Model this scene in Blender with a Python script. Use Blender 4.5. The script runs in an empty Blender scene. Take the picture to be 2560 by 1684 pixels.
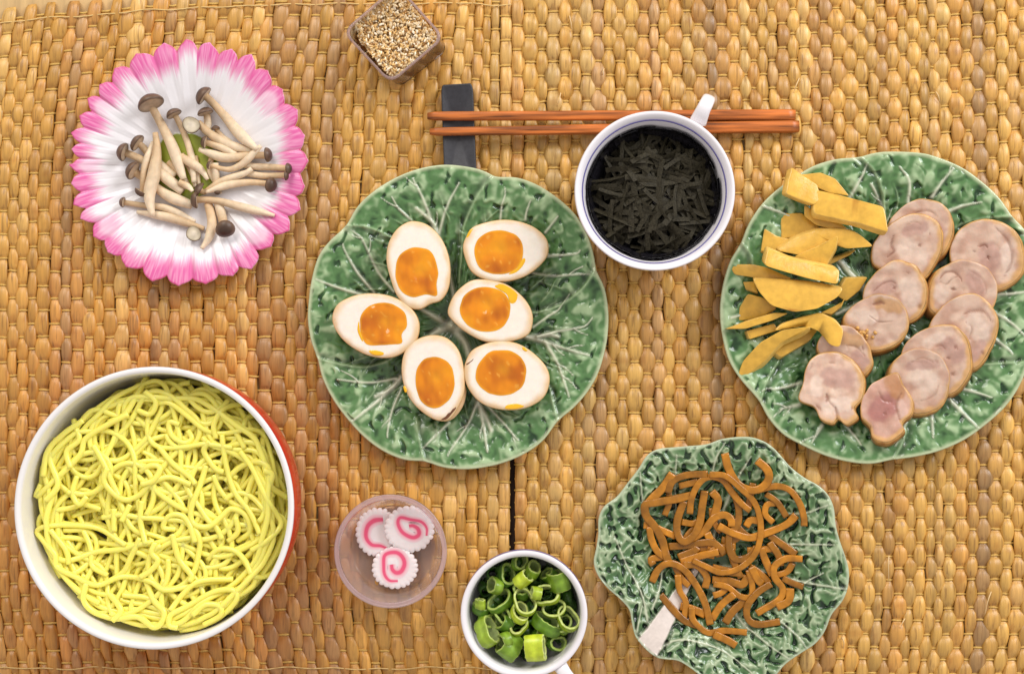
import bpy, math, random
import numpy as np
from mathutils import Vector, Matrix

U = 0.00027            # metres per photograph pixel at the table
sc = bpy.context.scene
COL = sc.collection
R_ = math.radians

# ------------------------------------------------------------------ camera
CAM = np.array([85.0, -130.0, 3700.0])          # px units, origin = middle of the photograph, y up
TGT = np.array([0.0, 0.0, 20.0])
_f = TGT - CAM; FOC = float(np.linalg.norm(_f)); _f = _f / FOC
_r = np.cross(_f, [0, 1.0, 0]); _r /= np.linalg.norm(_r)
_u = np.cross(_r, _f)
cam_d = bpy.data.cameras.new("camera"); cam = bpy.data.objects.new("camera", cam_d); COL.objects.link(cam)
m3 = Matrix(((_r[0], _u[0], -_f[0]), (_r[1], _u[1], -_f[1]), (_r[2], _u[2], -_f[2])))
cam.matrix_world = Matrix.Translation(Vector(CAM * U)) @ m3.to_4x4()
cam_d.sensor_fit = 'HORIZONTAL'; cam_d.sensor_width = 36.0
cam_d.lens = 36.0 * FOC / 2560.0
cam_d.clip_start = 0.01; cam_d.clip_end = 50
sc.camera = cam

# ------------------------------------------------------------------ world + window light
w = bpy.data.worlds.new("World"); sc.world = w; w.use_nodes = True
bg = w.node_tree.nodes["Background"]
bg.inputs[0].default_value = (1.0, 0.93, 0.90, 1); bg.inputs[1].default_value = 0.62


def area(name, loc, target, sx, sy, power, color):
    d = bpy.data.lights.new(name, 'AREA'); d.shape = 'RECTANGLE'; d.size = sx; d.size_y = sy
    d.energy = power; d.color = color
    o = bpy.data.objects.new(name, d); COL.objects.link(o); o.location = loc
    o.rotation_euler = (Vector(target) - Vector(loc)).to_track_quat('-Z', 'Y').to_euler()
    return o


area("window_light", (1.6, 1.2, 1.3), (0.0, 0, 0), 1.1, 1.1, 40.0, (0.97, 0.97, 1.0))
area("fill_light", (-0.75, 1.75, 1.7), (-0.05, 0, 0), 1.2, 1.2, 32.0, (1.0, 0.95, 0.88))

sc.view_settings.view_transform = 'Standard'; sc.view_settings.look = 'None'
sc.view_settings.exposure = 0.0; sc.view_settings.gamma = 1.0
sc.cycles.max_bounces = 8; sc.cycles.transparent_max_bounces = 12

# ------------------------------------------------------------------ numeric helpers
rng = np.random.default_rng(7)
random.seed(7)
R1 = (0, 0, 2.0605); R2 = (740, 380, 1.9098); R3 = (1040, 0, 2.1745); R4 = (1780, 360, 1.9103)
R5 = (0, 880, 1.9475); R6 = (800, 1180, 3.1069); R7 = (1460, 1064, 2.5257); R8 = (820, 0, 5.95)


def P(px, py, z):
    """photograph pixel -> point of the scene at height z (px units)"""
    px = np.asarray(px, float); py = np.asarray(py, float); z = np.asarray(z, float)
    a = (px - 1280.0)[..., None]; b = (842.0 - py)[..., None]
    d = _f * FOC + _r * a + _u * b
    t = (z - CAM[2]) / d[..., 2]
    return CAM + d * t[..., None]


def tp(pts, reg):
    a = np.asarray(pts, float)
    return np.stack([reg[0] + a[:, 0] / reg[2], reg[1] + a[:, 1] / reg[2]], 1)


def tw(pts, reg, z):
    a = tp(pts, reg)
    return P(a[:, 0], a[:, 1], np.zeros(len(a)) + z)


def sst(a, b, x):
    t = np.clip((np.asarray(x, float) - a) / (b - a), 0, 1)
    return t * t * (3 - 2 * t)


def mixc(a, b, t):
    t = np.asarray(t)[..., None]
    return np.asarray(a) * (1 - t) + np.asarray(b) * t


_pt = {}


def perlin(x, y, seed=0):
    if seed not in _pt:
        r = np.random.default_rng(1000 + seed)
        p = r.permutation(256); ang = r.uniform(0, 2 * np.pi, 256)
        _pt[seed] = (np.concatenate([p, p]), np.cos(ang), np.sin(ang))
    p, gx, gy = _pt[seed]
    x = np.asarray(x, float); y = np.asarray(y, float)
    xi = np.floor(x).astype(int); yi = np.floor(y).astype(int)
    xf = x - xi; yf = y - yi; xi &= 255; yi &= 255
    u = xf ** 3 * (xf * (xf * 6 - 15) + 10); v = yf ** 3 * (yf * (yf * 6 - 15) + 10)

    def g(i, j, dx, dy):
        h = p[(p[i & 255] + j) & 255]
        return gx[h] * dx + gy[h] * dy
    n00 = g(xi, yi, xf, yf); n10 = g(xi + 1, yi, xf - 1, yf)
    n01 = g(xi, yi + 1, xf, yf - 1); n11 = g(xi + 1, yi + 1, xf - 1, yf - 1)
    return 1.5 * ((n00 * (1 - u) + n10 * u) * (1 - v) + (n01 * (1 - u) + n11 * u) * v)


def spline(pts, n, closed=False):
    """catmull-rom resample, even arc length"""
    p = np.asarray(pts, float)
    if closed:
        q = np.concatenate([p[-1:], p, p[:2]])
    else:
        q = np.concatenate([2 * p[:1] - p[1:2], p, 2 * p[-1:] - p[-2:-1]])
    out = []
    k = 12
    t = np.linspace(0, 1, k, endpoint=False)[:, None]
    for i in range(len(q) - 3):
        a, b, c, d = q[i:i + 4]
        out.append(0.5 * (2 * b + (c - a) * t + (2 * a - 5 * b + 4 * c - d) * t ** 2 + (3 * b - a - 3 * c + d) * t ** 3))
    out = np.concatenate(out + ([q[1:2]] if closed else [p[-1:]]))
    s = np.concatenate([[0], np.cumsum(np.linalg.norm(np.diff(out, axis=0), axis=1))])
    tt = np.linspace(0, s[-1], n + 1)[:-1] if closed else np.linspace(0, s[-1], n)
    return np.stack([np.interp(tt, s, out[:, i]) for i in range(out.shape[1])], 1)


def gsm(z, sig):
    k = int(3 * sig) + 1
    if k < 1 or len(z) < 3:
        return z
    g = np.exp(-0.5 * (np.arange(-k, k + 1) / sig) ** 2); g /= g.sum()
    return np.convolve(np.pad(z, k, mode='edge'), g, mode='valid')


def seg_dist(X, Y, line):
    """distance to polyline and parameter along it 0..1"""
    best = np.full(X.shape, 1e9); par = np.zeros(X.shape)
    L = np.concatenate([[0], np.cumsum(np.linalg.norm(np.diff(line[:, :2], axis=0), axis=1))])
    for i in range(len(line) - 1):
        ax, ay = line[i, :2]; bx, by = line[i + 1, :2]
        dx, dy = bx - ax, by - ay; l2 = dx * dx + dy * dy + 1e-9
        t = np.clip(((X - ax) * dx + (Y - ay) * dy) / l2, 0, 1)
        d = np.hypot(X - ax - t * dx, Y - ay - t * dy)
        m = d < best
        best = np.where(m, d, best); par = np.where(m, (L[i] + t * math.sqrt(l2)) / L[-1], par)
    return best, par


# ------------------------------------------------------------------ object helpers
def gridf(n, m, cu=False, cv=False, flip=False):
    i = np.arange(n if cu else n - 1); j = np.arange(m if cv else m - 1)
    I, J = np.meshgrid(i, j, indexing='ij'); I2 = (I + 1) % n; J2 = (J + 1) % m
    q = np.stack([I * m + J, I2 * m + J, I2 * m + J2, I * m + J2], -1).reshape(-1, 4)
    return q[:, ::-1] if flip else q


def mk(name, V, F, mat, parent=None, org=None, col=None, smooth=True, label=None):
    """one mesh object; V in px units; org = base point subtracted when it stands on its own or under an Empty"""
    V = np.asarray(V, float)
    if org is None:
        org = np.zeros(3)
    me = bpy.data.meshes.new(name)
    lists = F if isinstance(F, (list, tuple)) else [F]
    loops = []; starts = []; tot = 0
    for f in lists:
        f = np.asarray(f)
        if f.ndim == 1:
            f = f[None, :]
        loops.append(f.reshape(-1)); k = f.shape[1]
        starts.append(tot + np.arange(len(f)) * k); tot += f.size
    loops = np.concatenate(loops).astype(np.int32); starts = np.concatenate(starts).astype(np.int32)
    me.vertices.add(len(V)); me.vertices.foreach_set("co", ((V - org) * U).astype(np.float32).ravel())
    me.loops.add(len(loops)); me.loops.foreach_set("vertex_index", loops)
    me.polygons.add(len(starts)); me.polygons.foreach_set("loop_start", starts)
    me.update(calc_edges=True); me.validate()
    me.polygons.foreach_set("use_smooth", np.full(len(me.polygons), smooth))
    if col is not None:
        a = me.color_attributes.new("Col", 'FLOAT_COLOR', 'POINT')
        c = np.ones((len(V), 4), np.float32); c[:, :3] = np.clip(col, 0, 1)
        a.data.foreach_set("color", c.ravel())
    me.materials.append(mat)
    o = bpy.data.objects.new(name, me); COL.objects.link(o)
    if parent is not None:
        o.parent = parent
    else:
        o.location = Vector(np.asarray(org) * U)
    if label:
        o["label"] = label
    return o


def root(name, org):
    o = bpy.data.objects.new(name, None); COL.objects.link(o)
    o.location = Vector(np.asarray(org, float) * U); o.empty_display_size = 0.01
    return o


def tag(o, label, cat, group=None, kind=None):
    if label: o["label"] = label
    if cat: o["category"] = cat
    if group: o["group"] = group
    if kind: o["kind"] = kind
    return o


def cat_meshes(parts):
    Vs, Fs, off = [], [], 0
    for V, F in parts:
        Vs.append(V)
        for f in (F if isinstance(F, (list, tuple)) else [F]):
            Fs.append(np.asarray(f) + off)
        off += len(V)
    by = {}
    for f in Fs:
        f = f[None, :] if f.ndim == 1 else f
        by.setdefault(f.shape[1], []).append(f)
    return np.concatenate(Vs), [np.concatenate(v) for v in by.values()]


def tube(path, a, b=None, sides=8, power=1.0, cap=True, up=(0, 0, 1.0)):
    """sweep a (super)ellipse a wide, b high along path"""
    path = np.asarray(path, float); n = len(path)
    a = np.zeros(n) + a; b = a.copy() if b is None else np.zeros(n) + b
    t = np.gradient(path, axis=0); t /= np.linalg.norm(t, axis=1)[:, None] + 1e-9
    s = np.cross(np.asarray(up, float), t); s /= np.linalg.norm(s, axis=1)[:, None] + 1e-9
    nn = np.cross(t, s)
    ph = (np.arange(sides) + 0.5) / sides * 2 * np.pi
    c = np.sign(np.cos(ph)) * np.abs(np.cos(ph)) ** power; d = np.sign(np.sin(ph)) * np.abs(np.sin(ph)) ** power
    V = path[:, None] + s[:, None] * (a[:, None] * c)[..., None] + nn[:, None] * (b[:, None] * d)[..., None]
    V = V.reshape(-1, 3); F = [gridf(n, sides, cv=True)]
    if cap:
        F.append(np.arange(sides)[None, :]); F.append((np.arange(sides)[::-1] + (n - 1) * sides)[None, :])
    return V, F


def lathe(prof, cx, cy, seg=96, closed=False):
    """prof: (r, z) list; cx, cy may be arrays per row so walls can lean"""
    prof = np.asarray(prof, float); th = np.arange(seg) / seg * 2 * np.pi
    V = np.stack([cx + prof[:, :1] * np.cos(th), cy + prof[:, :1] * np.sin(th), np.repeat(prof[:, 1:2], seg, 1)], -1)
    return V.reshape(-1, 3), gridf(len(prof), seg, cv=True, cu=closed, flip=True)


# ------------------------------------------------------------------ materials
def mat(name, color=(0.8, 0.8, 0.8), attr=False, rough=0.5, spec=0.5, coat=0.0, sss=0.0, sssr=(1, 0.5, 0.3), ssc=0.002,
        nscale=0.0, namt=0.0, bump=0.0, bscale=200.0, stretch=(1, 1, 1), bdist=0.0006, coatr=0.05):
    m = bpy.data.materials.new(name); m.use_nodes = True
    nt = m.node_tree; N = nt.nodes; L = nt.links; p = N["Principled BSDF"]
    p.inputs["Roughness"].default_value = rough; p.inputs["Specular IOR Level"].default_value = spec
    p.inputs["Coat Weight"].default_value = coat; p.inputs["Coat Roughness"].default_value = coatr
    if sss:
        p.inputs["Subsurface Weight"].default_value = sss; p.inputs["Subsurface Radius"].default_value = sssr
        p.inputs["Subsurface Scale"].default_value = ssc
    if attr:
        c = N.new("ShaderNodeAttribute"); c.attribute_name = "Col"; out = c.outputs["Color"]
    else:
        c = N.new("ShaderNodeRGB"); c.outputs[0].default_value = (*color, 1); out = c.outputs[0]
    if namt or bump:
        tc = N.new("ShaderNodeTexCoord"); mp = N.new("ShaderNodeMapping"); mp.inputs["Scale"].default_value = stretch
        oi = N.new("ShaderNodeObjectInfo"); ad = N.new("ShaderNodeVectorMath"); ad.operation = 'ADD'
        cx = N.new("ShaderNodeCombineXYZ")
        for k in range(3): L.new(oi.outputs["Random"], cx.inputs[k])
        L.new(tc.outputs["Object"], ad.inputs[0]); L.new(cx.outputs[0], ad.inputs[1]); L.new(ad.outputs[0], mp.inputs["Vector"])
    if namt:
        n = N.new("ShaderNodeTexNoise"); n.inputs["Scale"].default_value = nscale; n.inputs["Detail"].default_value = 5
        L.new(mp.outputs[0], n.inputs["Vector"])
        mr = N.new("ShaderNodeMapRange"); mr.inputs[1].default_value = 0.3; mr.inputs[2].default_value = 0.7
        mr.inputs[3].default_value = 1 - namt; mr.inputs[4].default_value = 1 + namt
        L.new(n.outputs["Fac"], mr.inputs[0])
        mx = N.new("ShaderNodeVectorMath"); mx.operation = 'SCALE'
        L.new(out, mx.inputs[0]); L.new(mr.outputs[0], mx.inputs["Scale"]); out = mx.outputs[0]
    L.new(out, p.inputs["Base Color"])
    if bump:
        n2 = N.new("ShaderNodeTexNoise"); n2.inputs["Scale"].default_value = bscale; n2.inputs["Detail"].default_value = 4
        L.new(mp.outputs[0], n2.inputs["Vector"])
        bp = N.new("ShaderNodeBump"); bp.inputs["Strength"].default_value = bump; bp.inputs["Distance"].default_value = bdist
        L.new(n2.outputs["Fac"], bp.inputs["Height"]); L.new(bp.outputs[0], p.inputs["Normal"])
    return m


def plastic(name, tint, diff, dcol, rough=0.15):
    m = bpy.data.materials.new(name); m.use_nodes = True
    nt = m.node_tree; N = nt.nodes; L = nt.links; N.remove(N["Principled BSDF"])
    tr = N.new("ShaderNodeBsdfTransparent"); tr.inputs[0].default_value = (*tint, 1)
    df = N.new("ShaderNodeBsdfDiffuse"); df.inputs[0].default_value = (*dcol, 1)
    tl = N.new("ShaderNodeBsdfTranslucent"); tl.inputs[0].default_value = (*dcol, 1)
    gl = N.new("ShaderNodeBsdfGlossy"); gl.inputs["Roughness"].default_value = rough
    m0 = N.new("ShaderNodeMixShader"); m0.inputs[0].default_value = 0.5; L.new(df.outputs[0], m0.inputs[1]); L.new(tl.outputs[0], m0.inputs[2])
    m1 = N.new("ShaderNodeMixShader"); m1.inputs[0].default_value = diff; L.new(tr.outputs[0], m1.inputs[1]); L.new(m0.outputs[0], m1.inputs[2])
    fr = N.new("ShaderNodeFresnel"); fr.inputs[0].default_value = 1.4
    m2 = N.new("ShaderNodeMixShader"); L.new(fr.outputs[0], m2.inputs[0]); L.new(m1.outputs[0], m2.inputs[1]); L.new(gl.outputs[0], m2.inputs[2])
    L.new(m2.outputs[0], N["Material Output"].inputs[0])
    return m


M_straw = mat("dried_straw", attr=True, rough=0.36, spec=0.5, nscale=900, namt=0.13, stretch=(1, 0.07, 0.6), bump=0.35, bscale=1300, bdist=0.0005)
nt = M_straw.node_tree; N_, L_ = nt.nodes, nt.links
pb = N_["Principled BSDF"]; src = pb.inputs["Base Color"].links[0].from_socket
mp_ = [n for n in N_ if n.type == 'MAPPING'][0]
fn = N_.new("ShaderNodeTexNoise"); fn.inputs["Scale"].default_value = 620; fn.inputs["Detail"].default_value = 3
L_.new(mp_.outputs[0], fn.inputs["Vector"])
fr_ = N_.new("ShaderNodeMapRange"); fr_.inputs[1].default_value = 0.56; fr_.inputs[2].default_value = 0.68; fr_.inputs[3].default_value = 0.0; fr_.inputs[4].default_value = 0.55
L_.new(fn.outputs["Fac"], fr_.inputs[0])
mx_ = N_.new("ShaderNodeMix"); mx_.data_type = 'RGBA'; mx_.inputs["B"].default_value = (0.20, 0.085, 0.022, 1)
L_.new(fr_.outputs[0], mx_.inputs["Factor"]); L_.new(src, mx_.inputs["A"]); L_.new(mx_.outputs["Result"], pb.inputs["Base Color"])
M_cord = mat("twine", (0.58, 0.36, 0.085), rough=0.6, nscale=1500, namt=0.25)
M_wood = mat("table_wood", (0.60, 0.40, 0.17), rough=0.5, nscale=160, namt=0.22, stretch=(1, 0.05, 1))
M_green = mat("green_glaze", attr=True, rough=0.2, spec=0.55, nscale=500, namt=0.06, bump=0.05, bscale=160, bdist=0.0006)
M_pinkw = mat("pink_white_glaze", attr=True, rough=0.22, spec=0.45, bump=0.05, bscale=200)
M_white = mat("white_porcelain", (0.80, 0.775, 0.80), rough=0.16, spec=0.5, nscale=60, namt=0.01)
M_bowlw = mat("bowl_white_glaze", (0.82, 0.80, 0.79), rough=0.2, spec=0.5, nscale=60, namt=0.01)
M_red = mat("red_glaze", (0.58, 0.025, 0.012), rough=0.18, spec=0.5, nscale=40, namt=0.08)
M_blue = mat("blue_line_paint", (0.16, 0.14, 0.42), rough=0.2)
M_slate = mat("dark_slate", (0.030, 0.030, 0.036), rough=0.42, nscale=400, namt=0.2, bump=0.1, bscale=1500)
M_chop = mat("red_brown_wood", (0.42, 0.118, 0.022), rough=0.36, spec=0.4, nscale=420, namt=0.7, stretch=(0.05, 1, 1), bump=0.2, bscale=600)
M_noodle = mat("egg_noodle", (0.975, 0.86, 0.17), rough=0.25, spec=0.55, sss=0.5, sssr=(1.0, 0.75, 0.22), ssc=0.003, nscale=60, namt=0.05)
M_egg = mat("soy_egg", attr=True, rough=0.34, spec=0.45, sss=0.2, sssr=(1, 0.6, 0.35), ssc=0.002, nscale=300, namt=0.03, bump=0.05, bscale=300)
M_yolk = mat("jammy_yolk", attr=True, rough=0.13, spec=0.5, nscale=160, namt=0.05, bump=0.06, bscale=120, bdist=0.0008)
M_cap = mat("mushroom_cap", attr=True, rough=0.42, spec=0.4, nscale=260, namt=0.18, bump=0.1, bscale=500)
M_stem = mat("mushroom_stem", attr=True, rough=0.5, spec=0.35, nscale=240, namt=0.1, bump=0.25, bscale=500, sss=0.15, ssc=0.001)
M_bamboo = mat("bamboo_shoot", attr=True, rough=0.26, spec=0.45, nscale=220, namt=0.12, bump=0.18, bscale=500)
M_meat = mat("chicken_meat", attr=True, rough=0.3, spec=0.5, nscale=260, namt=0.08, bump=0.25, bscale=500, bdist=0.0005, sss=0.2, ssc=0.0015)
M_skin = mat("chicken_skin", attr=True, rough=0.33, spec=0.5, nscale=200, namt=0.2, bump=0.5, bscale=300, bdist=0.0008)
M_strip = mat("simmered_strip", attr=True, rough=0.24, spec=0.5, nscale=200, namt=0.15, bump=0.35, bscale=500)
M_scal = mat("scallion", attr=True, rough=0.3, spec=0.5, nscale=300, namt=0.14, bump=0.15, bscale=600, sss=0.15, sssr=(0.5, 1, 0.1), ssc=0.0012)
M_nori = mat("nori", (0.034, 0.029, 0.017), rough=0.5, spec=0.14, nscale=900, namt=0.5, bump=0.7, bscale=1400, bdist=0.0005)
M_norig = mat("nori_sheet", (0.012, 0.011, 0.014), rough=0.22, spec=0.5, nscale=400, namt=0.4, bump=0.5, bscale=260, bdist=0.001)
M_sesame = mat("sesame", attr=True, rough=0.4, spec=0.4)
M_fish = mat("fish_cake", (0.82, 0.755, 0.75), rough=0.35, spec=0.45, sss=0.3, sssr=(1, 0.7, 0.6), ssc=0.002, nscale=200, namt=0.03, bump=0.1, bscale=500)
M_swirl = mat("pink_swirl", attr=True, rough=0.35, spec=0.45)
M_crumb = mat("golden_crumb", (0.62, 0.34, 0.09), rough=0.4, nscale=300, namt=0.2)
M_tub = plastic("frosted_plastic", (0.95, 0.89, 0.90), 0.32, (0.93, 0.84, 0.85))
M_tubrim = plastic("frosted_plastic_rim", (0.93, 0.86, 0.87), 0.5, (0.84, 0.70, 0.72))
M_box = plastic("clear_plastic", (0.98, 0.95, 0.94), 0.07, (0.75, 0.62, 0.58))
M_boxrim = plastic("clear_plastic_rim", (0.86, 0.78, 0.78), 0.42, (0.74, 0.60, 0.58))

# ------------------------------------------------------------------ table
TV, TF = [], None
n = 24
xs = np.linspace(-2300, 2300, n); ys = np.linspace(-1800, 1800, n)
X, Y = np.meshgrid(xs, ys, indexing='ij')
tbl = mk("table_top", np.stack([X, Y, 0 * X], -1).reshape(-1, 3), gridf(n, n), M_wood)
tag(tbl, None, None, kind="structure")

# ------------------------------------------------------------------ woven mats
STRAW = np.array([[0.66, 0.395, 0.100], [0.62, 0.355, 0.085], [0.69, 0.455, 0.155], [0.55, 0.295, 0.085], [0.50, 0.30, 0.125], [0.60, 0.315, 0.075]])


def warp_left(u, v):
    fade = sst(1275, 1080, u)
    dx = (0.00012 * np.clip(600 - v, 0, None) ** 2 + 0.00024 * np.clip(v - 1330, 0, None) ** 2) * fade
    dy = 45 * np.clip(1 - u / 900, 0, None) ** 2 * sst(650, 0, v) - 3 * fade
    dx = dx - 5 * sst(780, 1000, v) * sst(1150, 1280, u)
    return u + dx + 3 * perlin(u / 160, v / 160, 3) * fade, v + dy + 4 * perlin(u / 130, v / 200, 4)


def warp_right(u, v):
    s = (u - 1283) / 1277
    dx = -0.0003 * np.clip(v - 1400, 0, None) ** 2 * s + 0.03 * np.clip(v, -50, 800) * sst(0.0, .5, s) * sst(2.0, .4, s)
    dx = dx + 1.5 * sst(780, 1000, v) * sst(0.1, 0, s) - 6.5 * sst(760, 420, v) * sst(0.12, 0, s)
    dy = -6e-5 * np.clip(u - 1700, 0, None) ** 2 * sst(1300, -100, v)
    return u + dx + 3 * perlin(u / 170, v / 150, 5) * sst(0, 0.06, s), v + dy + 3 * perlin(u / 140, v / 220, 6)


def build_mat(x0, x1, v0, v1, warp, label, bulb, pitch, tone, sd):
    r = np.random.default_rng(sd)
    org = P((max(x0, 0) + min(x1, 2560)) / 2, 842, 0.0)
    rt = root("woven_mat", org); tag(rt, label, "placemat")
    nr = int((v1 - v0) / 32.4)
    rows = v0 + (np.arange(nr + 1)) * 32.4 + r.normal(0, 2.0, nr + 1)
    cols = [x0]
    while cols[-1] < x1:
        cols.append(cols[-1] + r.uniform(pitch - 5, pitch + 5))
    cols = np.array(cols); cols = x0 + (cols - x0) * (x1 - x0) / (cols[-1] - x0)
    cen = (cols[1:] + cols[:-1]) / 2; hw = (cols[1:] - cols[:-1]) / 2
    NR, NP = 9, 14
    ph = (np.arange(NP) + 0.5) / NP * 2 * np.pi
    for i, (cx, h) in enumerate(zip(cen, hw)):
        par = i % 2
        pins = rows[par::2]
        if par: pins = np.concatenate([[rows[0] - 30], pins])
        if pins[-1] < rows[-1]: pins = np.append(pins, rows[-1] + 4)
        base = STRAW[r.choice(6, p=[0.26, 0.26, 0.14, 0.14, 0.12, 0.08])] * r.uniform(0.78, 1.02) * np.array(tone) * np.array([0.98, 0.93, 0.86])
        other = STRAW[r.choice(6)] * np.array(tone)
        stripe = r.normal(0, 0.06, NP) + 0.08 * np.sin(ph * 2 + r.uniform(0, 6))
        crease = r.normal(0, 0.035, NP)
        Vs, Cs = [], []
        edge = (i == 0 or i == len(cen) - 1)
        for k in range(len(pins) - 1):
            t = (np.arange(NR) / NR if k < len(pins) - 2 else np.arange(NR + 1) / NR)
            v = pins[k] + t * (pins[k + 1] - pins[k])
            bb = np.clip(np.sin(np.pi * np.clip(t, 0.0, 1)), 0, 1)
            b = bb ** (0.62 if bulb else 0.50)
            wmx = h * (1.36 if bulb else 1.26) * r.uniform(0.82, 1.10); wmn = h * (0.70 if bulb else 0.84)
            if edge: wmx = h * 1.0; wmn = h * 0.9
            wd = wmn + (wmx - wmn) * b
            top = 13.5 + (14.0 if bulb else 11.5) * b * r.uniform(0.85, 1.12)
            hh = 5.2 + (7.2 if bulb else 6.0) * b
            jit = 0 if edge else r.normal(0, 1.7); cr = crease + r.normal(0, 0.06, NP)
            rad = 1 + cr[None, :] * (0.4 + 0.8 * b[:, None])
            c_, s_ = np.cos(ph), np.sin(ph)
            pw = 0.8
            cc = np.sign(c_) * np.abs(c_) ** pw; ss = np.sign(s_) * np.abs(s_) ** pw
            uu = cx + jit * b[:, None] + wd[:, None] * cc[None, :] * rad
            vv = np.repeat(v[:, None], NP, 1)
            zz = (top - hh)[:, None] + hh[:, None] * ss[None, :] * rad
            wu, wv = warp(uu, vv)
            Vs.append(P(wu, wv, zz).reshape(-1, 3))
            bt = r.uniform(0.88, 1.1); mx = np.clip(r.normal(0.12, 0.22), 0, 0.8)
            cb = base * (1 - mx) + other * mx
            cl = cb[None, None, :] * bt * (1 + stripe[None, :, None] + r.normal(0, 0.05, (1, NP, 1)))
            cl = np.repeat(cl, len(v), 0)
            st = sst(0.25, 0.75, perlin(uu / 23, vv / 34, 8)) * 0.45
            cl = cl * (1 - st[..., None] * np.array([0.35, 0.55, 0.7]))
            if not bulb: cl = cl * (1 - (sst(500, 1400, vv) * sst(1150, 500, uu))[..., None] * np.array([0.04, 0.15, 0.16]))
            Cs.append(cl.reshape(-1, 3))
        V = np.concatenate(Vs); n_ = len(V) // NP
        F = [gridf(n_, NP, cv=True), np.arange(NP)[None, :], (np.arange(NP)[::-1] + (n_ - 1) * NP)[None, :]]
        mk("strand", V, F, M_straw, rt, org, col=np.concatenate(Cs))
    for j, v in enumerate(rows):
        pu, pz = [], []
        for i, (cx, h) in enumerate(zip(cen, hw)):
            over = (i % 2) == (j % 2)
            pu += [cx - h * 0.55, cx, cx + h * 0.55]
            pz += [16.2, 17.0, 16.2] if over else [6.5, 5.0, 6.5]
        pu = np.array(pu); pz = np.array(pz)
        pu = np.concatenate([[x0 - 1], pu, [x1 + 1]]); pz = np.concatenate([[9], pz, [9]])
        pv = v + r.normal(0, 0.5, len(pu))
        wu, wv = warp(pu, pv)
        V, F = tube(P(wu, wv, pz), 3.0, 2.4, 6)
        mk("cord", V, F, M_cord, rt, org)
    return rt, rows, org


MATL, rowsL, orgL = build_mat(-62, 1280, 4, 1760, warp_left,
                       "left straw mat of flat honey brown strands with a stitched top edge", False, 28.5, (1.0, 0.95, 0.86), 11)
MATR, rowsR, orgR = build_mat(1286, 2660, -70, 1770, warp_right,
                       "right straw mat of plump golden beads, beside the dark seam and beneath the nori cup", True, 27.0, (1.0, 1.0, 1.0), 12)
# pale stitching thread along the top and bottom ends of the left mat
for (v, amp) in ((12, 1.5), (1672, 2.0)):
    uu = np.linspace(-60, 1278, 260)
    wu, wv = warp_left(uu, np.full(len(uu), float(v)))
    z = 25.0 + 2.5 * np.sin(uu / 29 * 2 * np.pi)
    V, F = tube(P(wu, wv + amp * np.sin(uu / 19), z), 1.7, 1.5, 5)
    mk("stitch_thread", V, F, mat("pale_thread", (0.68, 0.47, 0.18), rough=0.6), MATL, orgL)
# stray fibres standing off the weave
M_fib = mat("loose_straw", (0.72, 0.50, 0.24), rough=0.5)
for i, (a, b, c) in enumerate([((2478, 1478), (2470, 1500), (2462, 1535)), ((2222, 1388), (2221, 1410), (2222, 1450)), ((2262, 1545), (2256, 1556), (2250, 1572)),
                               ((1402, 232), (1398, 250), (1393, 266)), ((1510, 172), (1507, 180), (1508, 190)), ((1998, 196), (1990, 215), (1984, 232)),
                               ((1424, 40), (1428, 60), (1430, 78)), ((2104, 1592), (2110, 1604), (2108, 1620)), ((2340, 560 - 330), (2346, 240), (2350, 256))]):
    q = spline([(*a, 26), (*b, 34), (*c, 25)], 10)
    V, F = tube(P(q[:, 0], q[:, 1], q[:, 2]), np.linspace(1.8, 0.7, 10), None, 5)
    mk("loose_fibre", V, F, M_fib, MATR, orgR)

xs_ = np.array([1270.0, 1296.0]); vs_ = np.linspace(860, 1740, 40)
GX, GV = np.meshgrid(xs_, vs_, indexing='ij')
mk('seam_shade_strip', P(GX, GV, np.full(GX.shape, 1.2)).reshape(-1, 3), gridf(2, 40, flip=True), mat('seam_shade', (0.02, 0.009, 0.005), rough=0.9), MATR, orgR)  # added near-black strip paints the shade down in the gap between the mats

MT = 23.0   # height of the mats' upper surface


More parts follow.
